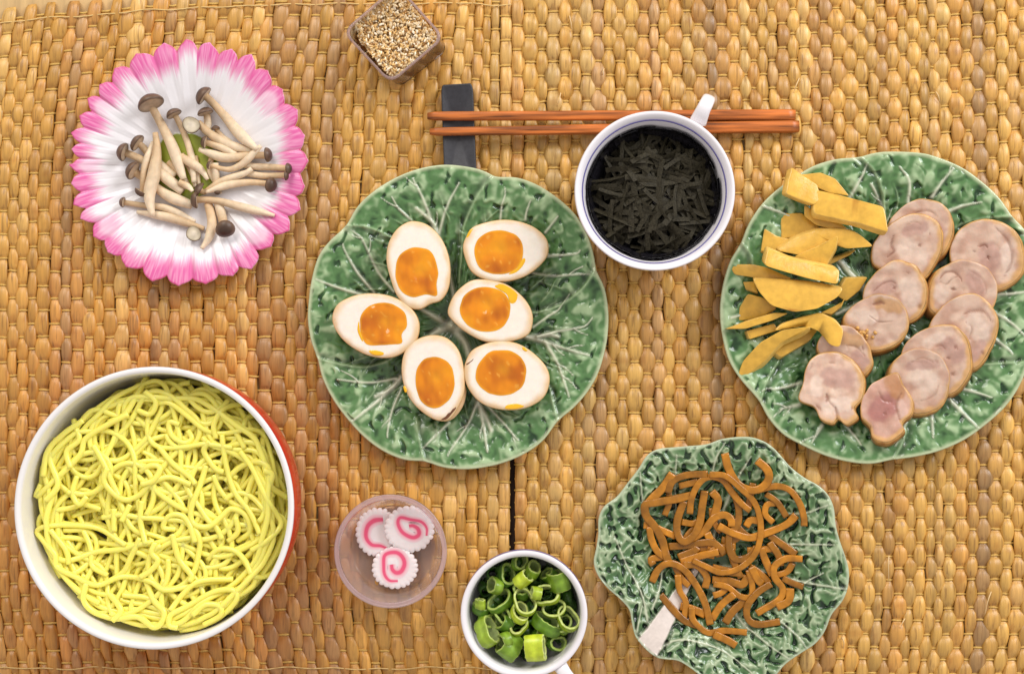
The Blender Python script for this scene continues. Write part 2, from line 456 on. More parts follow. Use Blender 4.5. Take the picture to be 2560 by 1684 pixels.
# ------------------------------------------------------------------ cabbage plates
def leaf_plate(name, outline_px, cpx, zr, zw, veins, edges, style, label, stalk=None):
    """moulded leaf plate: outline traced at the rim height, relief and glaze pooled by relief"""
    out = P(outline_px[:, 0], outline_px[:, 1], np.full(len(outline_px), zr))
    c = P(cpx[0], cpx[1], zr)
    th = np.arctan2(out[:, 1] - c[1], out[:, 0] - c[0]); rr = np.hypot(out[:, 1] - c[1], out[:, 0] - c[0])
    o = np.argsort(th); th = th[o]; rr = rr[o]
    NT = 760; T = -np.pi + np.arange(NT) / NT * 2 * np.pi
    Rr = np.interp(T, np.concatenate([th - 2 * np.pi, th, th + 2 * np.pi]), np.tile(rr, 3))
    k = np.exp(-0.5 * (np.arange(-6, 7) / 2.0) ** 2); k /= k.sum()
    Rr = np.convolve(np.concatenate([Rr[-6:], Rr, Rr[:6]]), k, mode='valid')
    NRr = 190
    S = np.linspace(0.004, 1, NRr) ** 0.85
    X = c[0] + S[:, None] * Rr[None, :] * np.cos(T); Y = c[1] + S[:, None] * Rr[None, :] * np.sin(T)
    sd = style['seed']
    dish = style.get('dish', 0.5)
    Z = zw + (zr - zw) * sst(dish, 1.02, S)[:, None] + 0 * X
    wx = X + 9 * perlin(X / 40, Y / 40, sd); wy = Y + 9 * perlin(X / 40 + 9, Y / 40, sd + 1)
    sc1 = style['scale']
    ang = np.arctan2(Y - c[1], X - c[0]); rad = np.hypot(X - c[0], Y - c[1])
    # puckers drawn out along the direction of the side veins
    n1 = perlin(wx / sc1, wy / sc1, sd + 2); n2 = perlin(wx / (sc1 * 0.5), wy / (sc1 * 0.5), sd + 3)
    n3 = perlin(wx / (sc1 * 1.9), wy / (sc1 * 1.9), sd + 4)
    if style['kind'] == 'fine':
        ridge = 0.75 - 1.5 * np.abs(n1) - 0.35 * np.abs(n2) + 0.2 * n3
        H = np.clip(ridge, -1, 1)
        pit = sst(0.16, 0.40, perlin(wx / (sc1 * 0.62) + 11, wy / (sc1 * 0.80), sd + 5))
        H = H - 1.35 * pit
    else:
        a1 = perlin(rad / (sc1 * 1.5) + 0.6 * n3, ang * 9.0 + 0.5 * n1, sd + 7); a2 = perlin(rad / (sc1 * 0.85), ang * 17.0 + 0.7 * n1, sd + 8)
        H = 0.35 * n1 + 0.30 * n2 + 0.30 * n3 + 0.35 * a1 + 0.35 * a2
        pit = sst(0.30, 0.58, perlin(wx / (sc1 * 0.62) + 30, wy / (sc1 * 0.8), sd + 5)) * sst(-0.35, 0.15, n3)
        H = H - 0.9 * pit
    inner = sst(0.05, 0.35, S)[:, None]
    H = H * (0.25 + 0.75 * inner)
    rimf = sst(style.get('rimw', 0.972), 1.0, S)[:, None]
    amp = style['amp']
    # glaze colour pools with the relief
    dark, mid, pale, cream = (np.array(q) for q in style['cols'])
    q = style.get('cont', 1.0) * H + 0.25 * perlin(X / 90, Y / 90, sd + 6) + style.get('radial', 0.0) * (sst(0.45, 0.95, S)[:, None] - 0.5)
    C = mixc(dark, mid, sst(-1.0, -0.05, q)); C = C * (1 - sst(0.0, 0.95, q)[..., None]) + pale * sst(0.0, 0.95, q)[..., None]
    Z = Z + amp * H * (1 - rimf)
    rb = np.random.default_rng(sd); fine = []
    if style.get('branch'):
        more = []
        for ln, w0, w1 in veins:
            ln = np.asarray(ln, float); c0 = np.asarray(cpx); Rm = rr.mean()
            e = ln[-1] - ln[-2]; e = e / np.linalg.norm(e)
            if np.linalg.norm(ln[-1] - c0) > 0.45 * Rm:
                k = 0
                while np.linalg.norm(ln[-1] - c0) < 0.90 * Rm and k < 5:
                    a = rb.normal(0, 0.18); e = np.array([e[0] * math.cos(a) - e[1] * math.sin(a), e[0] * math.sin(a) + e[1] * math.cos(a)])
                    ln = np.vstack([ln, ln[-1] + e * 16]); k += 1
            more.append((ln, w0, w1 * 0.8))
            sp = spline(ln, 20)
            for t_ in (0.45, 0.68, 0.85):
                p0 = sp[int(t_ * 19)]
                if np.linalg.norm(p0 - c0) < 0.5 * Rm or rb.uniform() < 0.72: continue
                d0 = sp[min(19, int(t_ * 19) + 1)] - sp[int(t_ * 19) - 1]; a = rb.choice([-1, 1]) * rb.uniform(0.45, 0.8)
                h = math.atan2(d0[1], d0[0]) + a; L = rb.uniform(28, 55); q = [p0]
                for _ in range(3):
                    q.append(q[-1] + L / 3 * np.array([math.cos(h), math.sin(h)])); h -= a * 0.22
                more.append((np.array(q), 1.7, 0.9))
        for k in range(46):
            a0 = k / 46 * 6.283 + rb.normal(0, 0.05); r0 = rb.uniform(0.50, 0.66) * Rm; h = a0 + rb.normal(0, 0.35); p_ = c0 + r0 * np.array([math.cos(a0), math.sin(a0)]); q = [p_]
            for _ in range(5):
                h += rb.normal(0, 0.16); q.append(q[-1] + rb.uniform(11, 20) * np.array([math.cos(h), math.sin(h)]))
            q = [v_ for v_ in q if np.linalg.norm(v_ - c0) < 0.93 * Rm]
            if len(q) > 2: fine.append(np.array(q))
        veins = more
    for ln, w0, w1 in veins:
        line = P(ln[:, 0], ln[:, 1], np.full(len(ln), (zr + zw) / 2)); line = spline(line, 16)
        d, p = seg_dist(X, Y, line); wd = (w0 + (w1 - w0) * p) * style.get('vein', 1.0)
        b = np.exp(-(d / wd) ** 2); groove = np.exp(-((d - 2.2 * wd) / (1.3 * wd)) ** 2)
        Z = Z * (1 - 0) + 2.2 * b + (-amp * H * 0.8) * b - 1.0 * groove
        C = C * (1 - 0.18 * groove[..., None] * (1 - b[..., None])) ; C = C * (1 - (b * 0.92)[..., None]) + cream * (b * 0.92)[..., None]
    for ln in fine:
        line = P(ln[:, 0], ln[:, 1], np.full(len(ln), (zr + zw) / 2)); line = spline(line, 14)
        d, p = seg_dist(X, Y, line); b = np.exp(-(d / (2.0 - 0.8 * p)) ** 2) * sst(0, 0.15, p) * sst(1.0, 0.7, p) * 0.85
        Z = Z + 1.6 * b; C = C * (1 - (b * 0.62)[..., None]) + pale * 1.08 * (b * 0.62)[..., None]
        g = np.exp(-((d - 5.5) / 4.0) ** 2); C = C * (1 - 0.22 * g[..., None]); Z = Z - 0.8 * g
    for ln, w0 in edges:
        line = P(ln[:, 0], ln[:, 1], np.full(len(ln), (zr + zw) / 2)); line = spline(line, 24)
        d, p = seg_dist(X, Y, line)
        tx = np.gradient(line[:, 0]); ty = np.gradient(line[:, 1])
        b = np.exp(-(d / w0) ** 2)
        idx = np.clip((p * 23).round().astype(int), 0, 23)
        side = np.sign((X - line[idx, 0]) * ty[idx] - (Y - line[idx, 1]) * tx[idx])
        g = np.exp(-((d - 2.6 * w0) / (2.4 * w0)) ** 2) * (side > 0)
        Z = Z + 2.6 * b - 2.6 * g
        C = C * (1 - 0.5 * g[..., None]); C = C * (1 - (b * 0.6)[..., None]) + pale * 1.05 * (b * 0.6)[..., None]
    if stalk is not None:
        ln, w0, w1 = stalk
        line = P(ln[:, 0], ln[:, 1], np.full(len(ln), (zr + zw) / 2)); line = spline(line, 20)
        d, p = seg_dist(X, Y, line); wd = w0 + (w1 - w0) * p
        b = sst(1.08, 0.86, d / wd)
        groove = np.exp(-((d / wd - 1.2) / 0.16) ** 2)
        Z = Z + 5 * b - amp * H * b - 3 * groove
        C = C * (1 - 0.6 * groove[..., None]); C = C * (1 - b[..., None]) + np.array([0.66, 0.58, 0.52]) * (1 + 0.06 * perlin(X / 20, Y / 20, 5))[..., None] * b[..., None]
    C = C * (1 - rimf[..., None] * 0.85) + np.array(style['rim']) * rimf[..., None] * 0.85
    # rounded lip, underside, foot
    lo = []; lc = []
    for s, z in ((1.006, zr - 2.5), (1.004, zr - 6), (0.985, zr - 9), (0.8, zw + 4), (0.6, zw - 9), (0.58, MT + 0.5), (0.54, MT + 0.5), (0.5, zw - 9), (0.0, zw - 9)):
        lo.append(np.stack([c[0] + s * Rr * np.cos(T), c[1] + s * Rr * np.sin(T), np.full(NT, z) if s < 0.97 else np.full(NT, z)], -1)); lc.append(np.tile(np.array(style['rim']), (NT, 1)))
    V = np.concatenate([np.stack([X, Y, Z], -1).reshape(-1, 3)] + lo); Cc = np.concatenate([C.reshape(-1, 3)] + lc)
    F = gridf(NRr + len(lo), NT, cv=True)
    org = np.array([c[0], c[1], MT])
    F = [F, np.arange(NT)[::-1][None, :]]
    ob = mk(name, V, F, M_green, None, org, col=Cc)
    tag(ob, label, "plate")
    return ob


EGG_OUT = [(740, 65), (850, 80), (910, 100), (955, 122), (1050, 125), (1150, 160), (1250, 225), (1330, 300), (1390, 400), (1420, 500), (1430, 565), (1470, 650), (1487, 760), (1485, 860), (1470, 950), (1440, 1050), (1390, 1140), (1320, 1220), (1248, 1280), (1180, 1370), (1100, 1430), (1000, 1475), (900, 1500), (800, 1510), (700, 1500), (615, 1472), (520, 1465), (420, 1425), (330, 1360), (250, 1275), (180, 1180), (130, 1080), (106, 985), (75, 900), (60, 800), (65, 700), (80, 600), (110, 500), (160, 430), (242, 352), (290, 270), (360, 200), (450, 140), (550, 95), (650, 70)]
BIG = dict(kind='soft', amp=4.6, scale=30, seed=20, rim=(0.52, 0.58, 0.36), radial=0.42, vein=0.95, cont=1.5, branch=True,
           cols=((0.012, 0.046, 0.013), (0.088, 0.200, 0.066), (0.38, 0.52, 0.29), (0.66, 0.68, 0.52)))
v2 = lambda pts, a=5.0, b=2.0: (tp(pts, R2), a, b)
veins2 = [v2([(740, 830), (590, 745)], 9, 6), v2([(740, 820), (750, 700), (730, 560)], 8, 5), v2([(740, 830), (640, 880), (500, 1075)], 9, 6), v2([(740, 830), (810, 920), (840, 1060), (870, 1190)], 9, 6),
          v2([(740, 820), (860, 700), (1100, 560)], 7, 4), v2([(740, 830), (900, 860), (1100, 882)], 7, 6),
          v2([(660, 370), (610, 230), (560, 130)], 5, 2), v2([(680, 385), (720, 260), (780, 150)], 4, 2), v2([(550, 325), (490, 270)], 3, 2), v2([(730, 560), (670, 380)], 6, 5),
          v2([(1190, 385), (1250, 310)], 3, 2), v2([(975, 330), (982, 260)], 3, 1.5), v2([(1095, 325), (1100, 290)], 3, 1.5),
          v2([(1200, 495), (1330, 488)], 3.5, 2), v2([(1130, 575), (1230, 590), (1340, 585)], 3.5, 2),
          v2([(1100, 880), (1190, 905), (1290, 940), (1400, 970)], 6, 2.5), v2([(1150, 880), (1250, 855), (1370, 835)], 4, 2), v2([(1190, 905), (1250, 1010), (1295, 1140)], 4.5, 2), v2([(1130, 835), (1200, 785)], 3, 2),
          v2([(870, 1190), (895, 1300), (915, 1430)], 6, 2.5), v2([(865, 1190), (820, 1300), (740, 1420)], 4, 2), v2([(910, 1205), (980, 1280), (1040, 1350)], 4, 2), v2([(730, 1290), (650, 1370)], 3.5, 2),
          v2([(500, 1075), (400, 1180), (270, 1285)], 6, 2.5), v2([(475, 1080), (350, 1100), (200, 1085)], 3.5, 2), v2([(500, 1130), (460, 1230), (440, 1330)], 3.5, 2),
          v2([(330, 685), (210, 650), (100, 610)], 5, 2), v2([(370, 670), (290, 570), (235, 470)], 4, 2), v2([(465, 665), (390, 570), (320, 420)], 4, 2)]
edges2 = [(tp(q, R2), 3.2) for q in ([(950, 118), (880, 190), (830, 280), (795, 370), (790, 480), (775, 620)], [(1430, 560), (1370, 650), (1280, 720), (1190, 755), (1120, 765)],
                                     [(615, 1472), (585, 1350), (575, 1270)], [(1248, 1278), (1230, 1210), (1212, 1130)], [(480, 965), (420, 1000), (320, 1025), (200, 1010), (106, 985)], [(240, 355), (340, 360), (455, 405)])]
ZR, ZW = 74.0, 44.0
leaf_plate("leaf_plate", spline(tp(EGG_OUT, R2), 200, True), tp([(775, 790)], R2)[0], ZR, ZW, veins2, edges2, BIG,
           "round green cabbage leaf plate in the middle, holding six halved eggs")

CH_OUT = [(850, 40), (1000, 47), (1100, 75), (1200, 120), (1290, 185), (1370, 260), (1435, 352), (1490, 410), (1525, 500), (1545, 620), (1552, 760), (1550, 880), (1535, 980), (1505, 1060), (1485, 1110), (1450, 1180), (1390, 1260), (1300, 1340), (1200, 1410), (1080, 1462), (960, 1490), (862, 1502), (760, 1522), (650, 1512), (540, 1482), (430, 1432), (340, 1380), (270, 1300), (228, 1222), (140, 1120), (85, 1030), (55, 920), (42, 800), (55, 680), (90, 560), (140, 478), (180, 380), (250, 280), (340, 200), (430, 140), (500, 103), (600, 75), (700, 67), (770, 48)]
v4 = lambda pts, a=4.5, b=2.0: (tp(pts, R4), a, b)
veins4 = [v4([(800, 760), (690, 640), (610, 550)], 10, 7), v4([(800, 760), (700, 770), (600, 810)], 9, 5), v4([(800, 760), (830, 560), (825, 330)], 8, 4), v4([(800, 770), (900, 900), (1000, 950)], 9, 6), v4([(800, 780), (770, 900), (720, 1050)], 9, 5),
          v4([(940, 280), (940, 180), (890, 110)]), v4([(1050, 255), (1090, 190), (1145, 120)]), v4([(1130, 322), (1200, 295), (1280, 280)]), v4([(660, 255), (700, 180)]), v4([(1360, 716), (1430, 715), (1530, 700)]),
          v4([(1340, 800), (1420, 850), (1500, 930)]), v4([(1345, 925), (1410, 980)]), v4([(1120, 1200), (1200, 1290), (1275, 1365)], 5.5, 2), v4([(1190, 1165), (1260, 1185), (1330, 1210)]), v4([(1050, 1280), (1050, 1400)]),
          v4([(635, 1335), (672, 1385)]), v4([(525, 1340), (470, 1425)]), v4([(430, 1140), (325, 1165)]), v4([(415, 1243), (320, 1265)]), v4([(925, 1330), (870, 1440)], 4, 2), v4([(240, 300), (330, 330)], 3, 2), v4([(90, 830), (200, 800)], 3, 2)]
edges4 = [(tp(q, R4), 3.2) for q in ([(700, 66), (770, 130), (815, 230), (828, 330)], [(1150, 410), (1200, 380), (1320, 355), (1438, 352)], [(140, 480), (180, 530), (195, 600)], [(230, 1220), (260, 1130), (320, 1035)],
                                     [(862, 1500), (900, 1430), (925, 1365)], [(1505, 1040), (1400, 1045), (1285, 1052)])]
BIG2 = dict(BIG, seed=40)

leaf_plate("leaf_plate", spline(tp(CH_OUT, R4), 200, True), tp([(797, 780)], R4)[0], ZR, ZW, veins4, edges4, BIG2,
           "round green cabbage leaf plate at the right edge, loaded with bamboo shoots and sliced chicken")

SM_OUT = [(960, 75), (1050, 75), (1120, 95), (1180, 130), (1240, 190), (1300, 260), (1390, 330), (1480, 380), (1540, 440), (1575, 520), (1585, 620), (1610, 720), (1645, 820), (1670, 920), (1660, 1030), (1625, 1110), (1560, 1190), (1520, 1290), (1460, 1370), (1370, 1430), (1270, 1500), (1200, 1580), (1100, 1650), (980, 1680), (860, 1650), (760, 1590), (680, 1530), (600, 1480), (520, 1470), (460, 1458), (390, 1405), (330, 1330), (305, 1240), (290, 1160), (230, 1090), (150, 1020), (90, 940), (65, 860), (80, 780), (95, 680), (95, 590), (130, 510), (210, 450), (280, 360), (350, 270), (400, 190), (470, 150), (560, 140), (680, 130), (780, 120), (860, 90)]
v7 = lambda pts, a=3.4, b=1.6: (tp(pts, R7), a, b)
veins7 = [v7([(400, 1230), (360, 1050), (270, 880), (190, 690)], 4), v7([(330, 1290), (350, 1190), (365, 1130)], 3), v7([(480, 1400), (560, 1350), (680, 1350), (880, 1420), (1080, 1570)], 4), v7([(390, 620), (365, 450), (350, 290)]), v7([(590, 560), (575, 380), (580, 180)]),
          v7([(805, 320), (830, 200), (885, 105)]), v7([(985, 300), (1050, 190)]), v7([(1285, 555), (1400, 545), (1525, 495)]), v7([(1290, 750), (1430, 745), (1570, 745)]), v7([(1390, 990), (1520, 1005), (1655, 1025)], 4), v7([(1390, 990), (1505, 925)], 3),
          v7([(1240, 1230), (1350, 1330), (1400, 1400)]), v7([(1040, 1280), (1180, 1390), (1290, 1460)]), v7([(430, 1150), (480, 1020), (500, 900)], 4, 3), v7([(700, 920), (800, 760), (900, 500), (985, 300)], 9, 3), v7([(700, 920), (1000, 900), (1390, 990)], 9, 4), v7([(700, 920), (640, 760), (585, 540)], 8, 3), v7([(700, 920), (880, 1100), (1040, 1290)], 8, 4)]
SMALL = dict(kind='fine', amp=4.8, scale=25, seed=60, dish=0.35, rim=(0.48, 0.55, 0.38),
             radial=0.25, vein=0.8, cols=((0.007, 0.026, 0.010), (0.080, 0.170, 0.060), (0.40, 0.49, 0.30), (0.54, 0.57, 0.41)))
leaf_plate("leaf_dish", spline(tp(SM_OUT, R7), 220, True), tp([(860, 880)], R7)[0], 92.0, 44.0, veins7, [], SMALL,
           "small wavy green leaf dish with a white stalk, under the brown simmered strips", stalk=(tp([(380, 1410), (470, 1280), (600, 1080), (720, 900)], R7), 33, 8))


# ------------------------------------------------------------------ eggs
EGGS = [
    ([(565, 330), (630, 350), (690, 410), (725, 490), (735, 570), (725, 650), (690, 705), (640, 722), (590, 748), (530, 735), (480, 680), (450, 600), (432, 520), (440, 440), (475, 375), (520, 340)],
     [(575, 455), (630, 465), (660, 500), (680, 570), (672, 630), (672, 685), (620, 680), (560, 692), (510, 670), (480, 620), (475, 560), (490, 500), (530, 465)],
     "halved egg at the upper left of its plate, standing with narrow end up", []),
    ([(960, 325), (1050, 328), (1130, 355), (1185, 400), (1203, 445), (1195, 500), (1140, 560), (1070, 600), (980, 617), (900, 605), (840, 570), (810, 510), (798, 450), (815, 400), (850, 355)],
     [(950, 375), (1010, 378), (1060, 405), (1083, 450), (1080, 510), (1050, 560), (1000, 580), (930, 580), (875, 550), (852, 490), (860, 430), (900, 390)],
     "halved egg at the upper right of its plate, narrow end pointing right", [[(812, 410), (830, 372), (868, 352), (876, 362), (850, 390), (822, 412)], [(1050, 560), (1085, 505), (1098, 515), (1080, 550), (1045, 580), (1010, 585)]]),
    ([(370, 675), (440, 685), (510, 715), (560, 760), (586, 820), (575, 890), (530, 940), (470, 975), (400, 980), (320, 960), (240, 910), (190, 850), (173, 790), (195, 730), (250, 695), (310, 678)],
     [(410, 718), (470, 730), (520, 770), (528, 830), (505, 870), (505, 912), (440, 920), (360, 922), (325, 905), (305, 840), (310, 780), (350, 735)],
     "halved egg at the far left of its plate, narrow end pointing left", [[(345, 948), (380, 945), (420, 958), (410, 970), (370, 968)], [(300, 800), (306, 850), (322, 905), (312, 900), (292, 850)]]),
    ([(850, 610), (930, 612), (1010, 635), (1080, 690), (1120, 750), (1128, 810), (1105, 870), (1030, 900), (950, 908), (880, 895), (800, 850), (745, 800), (725, 760), (750, 690), (795, 640)],
     [(880, 645), (950, 650), (1000, 680), (1022, 730), (1015, 790), (980, 840), (920, 858), (850, 845), (800, 805), (783, 750), (800, 690), (835, 660)],
     "halved egg nearest the plate centre with a bright yellow yolk smear at its upper right", [[(945, 640), (985, 630), (1040, 660), (1062, 690), (1052, 718), (1022, 722), (1005, 680)]]),
    ([(660, 875), (720, 890), (770, 940), (795, 1010), (803, 1080), (800, 1150), (770, 1220), (735, 1270), (695, 1282), (640, 1265), (570, 1210), (525, 1140), (505, 1060), (510, 980), (540, 920), (600, 885)],
     [(655, 978), (700, 985), (740, 1020), (757, 1090), (745, 1160), (705, 1205), (655, 1222), (600, 1190), (573, 1120), (575, 1040), (610, 990)],
     "halved egg at the bottom of its plate with split brown white at its lower right", [[(512, 1120), (522, 1118), (530, 1140), (520, 1146)]]),
    ([(940, 905), (1020, 905), (1090, 930), (1160, 985), (1200, 1040), (1208, 1100), (1180, 1170), (1110, 1215), (1030, 1230), (940, 1220), (870, 1185), (820, 1120), (803, 1050), (815, 990), (850, 940)],
     [(970, 945), (1030, 950), (1080, 985), (1100, 1040), (1085, 1110), (1040, 1150), (975, 1162), (910, 1145), (865, 1100), (860, 1040), (890, 985), (930, 950)],
     "halved egg at the lower right of its plate, cracked at its upper left", [[(1010, 1205), (1060, 1200), (1090, 1212), (1050, 1226), (1000, 1224)], [(1085, 930), (1105, 945), (1095, 952), (1080, 940)]]),
]
ZE = 112.0


def fan_patch(out, z, h, nr=8, seed=0, rough=0.0):
    c = out.mean(0); S = np.linspace(0.02, 1, nr)
    X = c[0] + S[:, None] * (out[None, :, 0] - c[0]); Y = c[1] + S[:, None] * (out[None, :, 1] - c[1])
    Z = z + h * (1 - S[:, None] ** 4) + rough * perlin(X / 16, Y / 16, seed) * (1 - S[:, None] ** 6)
    return X, Y, Z, S


for ei, (eo, yo, lab, smears) in enumerate(EGGS):
    out = spline(tw(eo, R2, ZE), 72, True); c = out.mean(0)
    org = np.array([c[0], c[1], ZW + 2])
    rt = root("egg_half", org); tag(rt, lab, "egg", "halved soy eggs on the leaf plate")
    yo_ = spline(tw(yo, R2, ZE), 60, True); yc_ = yo_.mean(0)
    yth = np.arctan2(yo_[:, 1] - yc_[1], yo_[:, 0] - yc_[0]); yr = np.hypot(yo_[:, 1] - yc_[1], yo_[:, 0] - yc_[0]); yk = np.argsort(yth); yth, yr = yth[yk], yr[yk]
    yth = np.concatenate([yth - 2 * np.pi, yth, yth + 2 * np.pi]); yr = np.tile(yr, 3)
    rows = []; cols = []
    wh = np.array([0.84, 0.77, 0.67]); tan = np.array([0.70, 0.46, 0.21]); skin = np.array([0.60, 0.36, 0.15])
    for s in np.concatenate([np.linspace(0.02, 0.8, 20), np.linspace(0.83, 0.985, 8)]):
        X = c[0] + s * (out[:, 0] - c[0]); Y = c[1] + s * (out[:, 1] - c[1])
        zz = ZE - 0.8 + 0.5 * perlin(X / 30, Y / 30, 70 + ei) - 2.0 * sst(0.9, 1.0, s)
        zz = zz - 8 * sst(0.93, 0.78, np.hypot(X - yc_[0], Y - yc_[1]) / np.interp(np.arctan2(Y - yc_[1], X - yc_[0]), yth, yr))
        rows.append(np.stack([X, Y, zz], -1))
        t = sst(0.80, 1.0, s + 0.05 * perlin(X / 25, Y / 25, 80 + ei)) * 0.85
        cols.append(mixc(wh, tan, t))
    for a in np.linspace(0.03, 1.45, 12):
        k = (math.cos(a) ** 0.75) * (1 + 0.05 * math.sin(min(a, 0.5) * 3.1))
        X = c[0] + k * (out[:, 0] - c[0]); Y = c[1] + k * (out[:, 1] - c[1])
        rows.append(np.stack([X, Y, np.full(len(out), ZE - 2.5 - 62 * math.sin(a))], -1))
        cols.append(mixc(tan, skin, np.clip(sst(0, 0.5, a) + 0.3 * perlin(X / 20, Y / 20, 90 + ei), 0, 1)))
    V = np.concatenate(rows); m_ = len(out)
    F = [gridf(len(rows), m_, cv=True), np.arange(m_)[::-1][None, :] + (len(rows) - 1) * m_ * 0, ]
    F = [gridf(len(rows), m_, cv=True), np.arange(m_)[None, :], (np.arange(m_)[::-1] + (len(rows) - 1) * m_)[None, :]]
    mk("egg_white", V, F, M_egg, rt, org, col=np.concatenate(cols))
    yl = spline(tw(yo, R2, ZE), 90, True); yc = yl.mean(0)
    rr = 1 + 0.015 * rng.normal(size=90); rr = gsm(np.concatenate([rr, rr, rr]), 1.5)[90:180]
    yl = yc + (yl - yc) * rr[:, None]
    X, Y, Z, S = fan_patch(yl, ZE - 0.2, 1.4, 22, 100 + ei, 0.0)
    Z = Z + (2.6 * perlin(X / 32, Y / 32, 100 + ei) + 0.9 * perlin(X / 13, Y / 26, 300 + ei) - 4.5 * np.exp(-((X - yc[0] - 6) ** 2 + (Y - yc[1] - 4) ** 2) / 22 ** 2)) * sst(1.0, 0.8, S)[:, None]
    # dip near one side of the yolk
    q = perlin(X / 60 + 5, Y / 60, 110 + ei) + 0.15 * (0.6 - S[:, None]); q2 = perlin(X / 14, Y / 40, 120 + ei)
    C = mixc(np.array([0.70, 0.225, 0.004]), np.array([0.47, 0.115, 0.002]), sst(-0.15, 0.7, q + 0.22 * q2))
    C = C * (1 - sst(0.2, 0.6, -q)[..., None] * 0.6) + np.array([0.80, 0.32, 0.006]) * sst(0.2, 0.6, -q)[..., None] * 0.6
    C = mixc(C, np.array([0.84, 0.42, 0.02]), np.repeat(sst(0.93, 1.0, S)[:, None], 90, 1) * 0.5) if False else C
    hl = np.exp(-((X - yc[0] - 4) ** 2 + (Y - yc[1] - 8) ** 2) / 17 ** 2)[..., None] * 0.5; C = C * (1 - hl) + np.array([0.82, 0.36, 0.012]) * hl  # soft pale highlight painted into the yolk colour
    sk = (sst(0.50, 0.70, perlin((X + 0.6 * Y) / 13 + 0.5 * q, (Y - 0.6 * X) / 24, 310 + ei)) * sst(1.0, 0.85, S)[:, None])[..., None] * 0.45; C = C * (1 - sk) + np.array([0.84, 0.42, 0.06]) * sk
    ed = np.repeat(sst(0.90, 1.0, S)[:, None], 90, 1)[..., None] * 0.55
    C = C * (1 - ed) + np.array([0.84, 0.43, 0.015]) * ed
    F = [gridf(22, 90, cv=True), np.arange(90)[None, :]]
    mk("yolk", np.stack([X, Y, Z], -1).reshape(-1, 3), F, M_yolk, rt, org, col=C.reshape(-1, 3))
    for sm in smears:
        so = spline(tw(sm, R2, ZE), 30, True)
        X, Y, Z, S = fan_patch(so, ZE - 1.2, 1.5, 6, 5)
        s_far = np.linalg.norm(so.mean(0)[:2] - c[:2]) / (np.linalg.norm((out - c)[:, :2], axis=1).mean())
        if s_far > 0.86: Z = Z - 2.0
        mk("yolk_smear", np.stack([X, Y, Z], -1).reshape(-1, 3), [gridf(6, 30, cv=True), np.arange(30)[None, :]], M_yolk, rt, org, col=np.tile([0.86, 0.46, 0.015], (180, 1)))
    if ei == 4:      # split flap of egg white with a dark gap
        fl = tw([(805, 1110), (812, 1150), (795, 1215), (752, 1270), (705, 1287), (738, 1262), (772, 1215), (792, 1160)], R2, ZE - 12)
        fo = spline(fl, 40, True); X, Y, Z, S = fan_patch(fo, ZE - 20, 7, 6, 3)
        mk("torn_white", np.stack([X, Y, Z], -1).reshape(-1, 3), [gridf(6, 40, cv=True), np.arange(40)[None, :]], M_egg, rt, org, col=np.tile([0.70, 0.46, 0.24], (240, 1)))
        cr = spline(tw([(758, 1212), (745, 1235), (725, 1245), (708, 1268), (690, 1276), (702, 1278), (722, 1272), (742, 1250), (764, 1222)], R2, ZE), 30, True)
        X, Y, Z, S = fan_patch(cr, ZE - 1.6, 1.2, 4, 3)
        mk("crack", np.stack([X, Y, Z], -1).reshape(-1, 3), [gridf(4, 30, cv=True), np.arange(30)[None, :]], M_skin, rt, org, col=np.tile([0.13, 0.045, 0.015], (120, 1)))
    if ei == 5:
        cr = spline(tw([(812, 1012), (825, 1003), (842, 990), (854, 978), (848, 992), (832, 1005), (818, 1016)], R2, ZE), 30, True)
        X, Y, Z, S = fan_patch(cr, ZE - 2.0, 1.6, 4, 3)
        mk("crack", np.stack([X, Y, Z], -1).reshape(-1, 3), [gridf(4, 30, cv=True), np.arange(30)[None, :]], M_skin, rt, org, col=np.tile([0.18, 0.06, 0.02], (120, 1)))


# ------------------------------------------------------------------ pink flower plate
TIPS = [(960, 225), (1080, 230), (1190, 260), (1285, 300), (1380, 365), (-1455, 460), (1525, 570), (1570, 700), (1582, 830), (1572, 960), (1535, 1075), (1480, 1180), (-1390, 1265), (1290, 1380), (1200, 1422), (1060, 1465), (920, 1470), (790, 1435), (650, 1375), (550, 1305), (-480, 1215), (430, 1120), (395, 1050), (372, 945), (-370, 850), (375, 770), (385, 690), (415, 600), (-460, 515), (515, 440), (595, 360), (705, 285), (850, 235)]
PZR, PZW = 70.0, 40.0
pc = P(*tp([(975, 845)], R1)[0], PZR)
tips = np.array([(abs(a), b) for a, b in TIPS], float); back = np.array([a < 0 for a, b in TIPS])
tpw = tw(tips, R1, PZR)
ta = np.arctan2(tpw[:, 1] - pc[1], tpw[:, 0] - pc[0]); tr = np.hypot(tpw[:, 1] - pc[1], tpw[:, 0] - pc[0])
o_ = np.argsort(ta); ta, tr, back = ta[o_], tr[o_], back[o_]
NT = 33 * 22; T = -np.pi + np.arange(NT) / NT * 2 * np.pi
taE = np.concatenate([ta - 2 * np.pi, ta, ta + 2 * np.pi]); trE = np.tile(tr, 3); bkE = np.tile(back, 3)
mid = (taE[1:] + taE[:-1]) / 2
idx = np.searchsorted(mid, T)                       # petal index
left = mid[idx - 1]; right = mid[idx]; ctr = taE[idx]
u_ = np.where(T < ctr, (T - ctr) / (ctr - left), (T - ctr) / (right - ctr))   # -1..1 across the petal
asy = np.random.default_rng(4).normal(0, 0.16, 200)[idx]
us = np.clip(u_ + asy * (1 - u_ ** 2), -1, 1)
shape = 1 - np.abs(us) ** 1.8
notch = 0.935
Rr = trE[idx] * (1 + np.random.default_rng(8).normal(0, 0.010, 200)[idx] * shape) * (notch + (1 - notch) * shape ** 0.75 + 0.012 * np.clip(1 - np.abs(u_) * 4, 0, 1))
S = np.linspace(0.004, 1, 110)
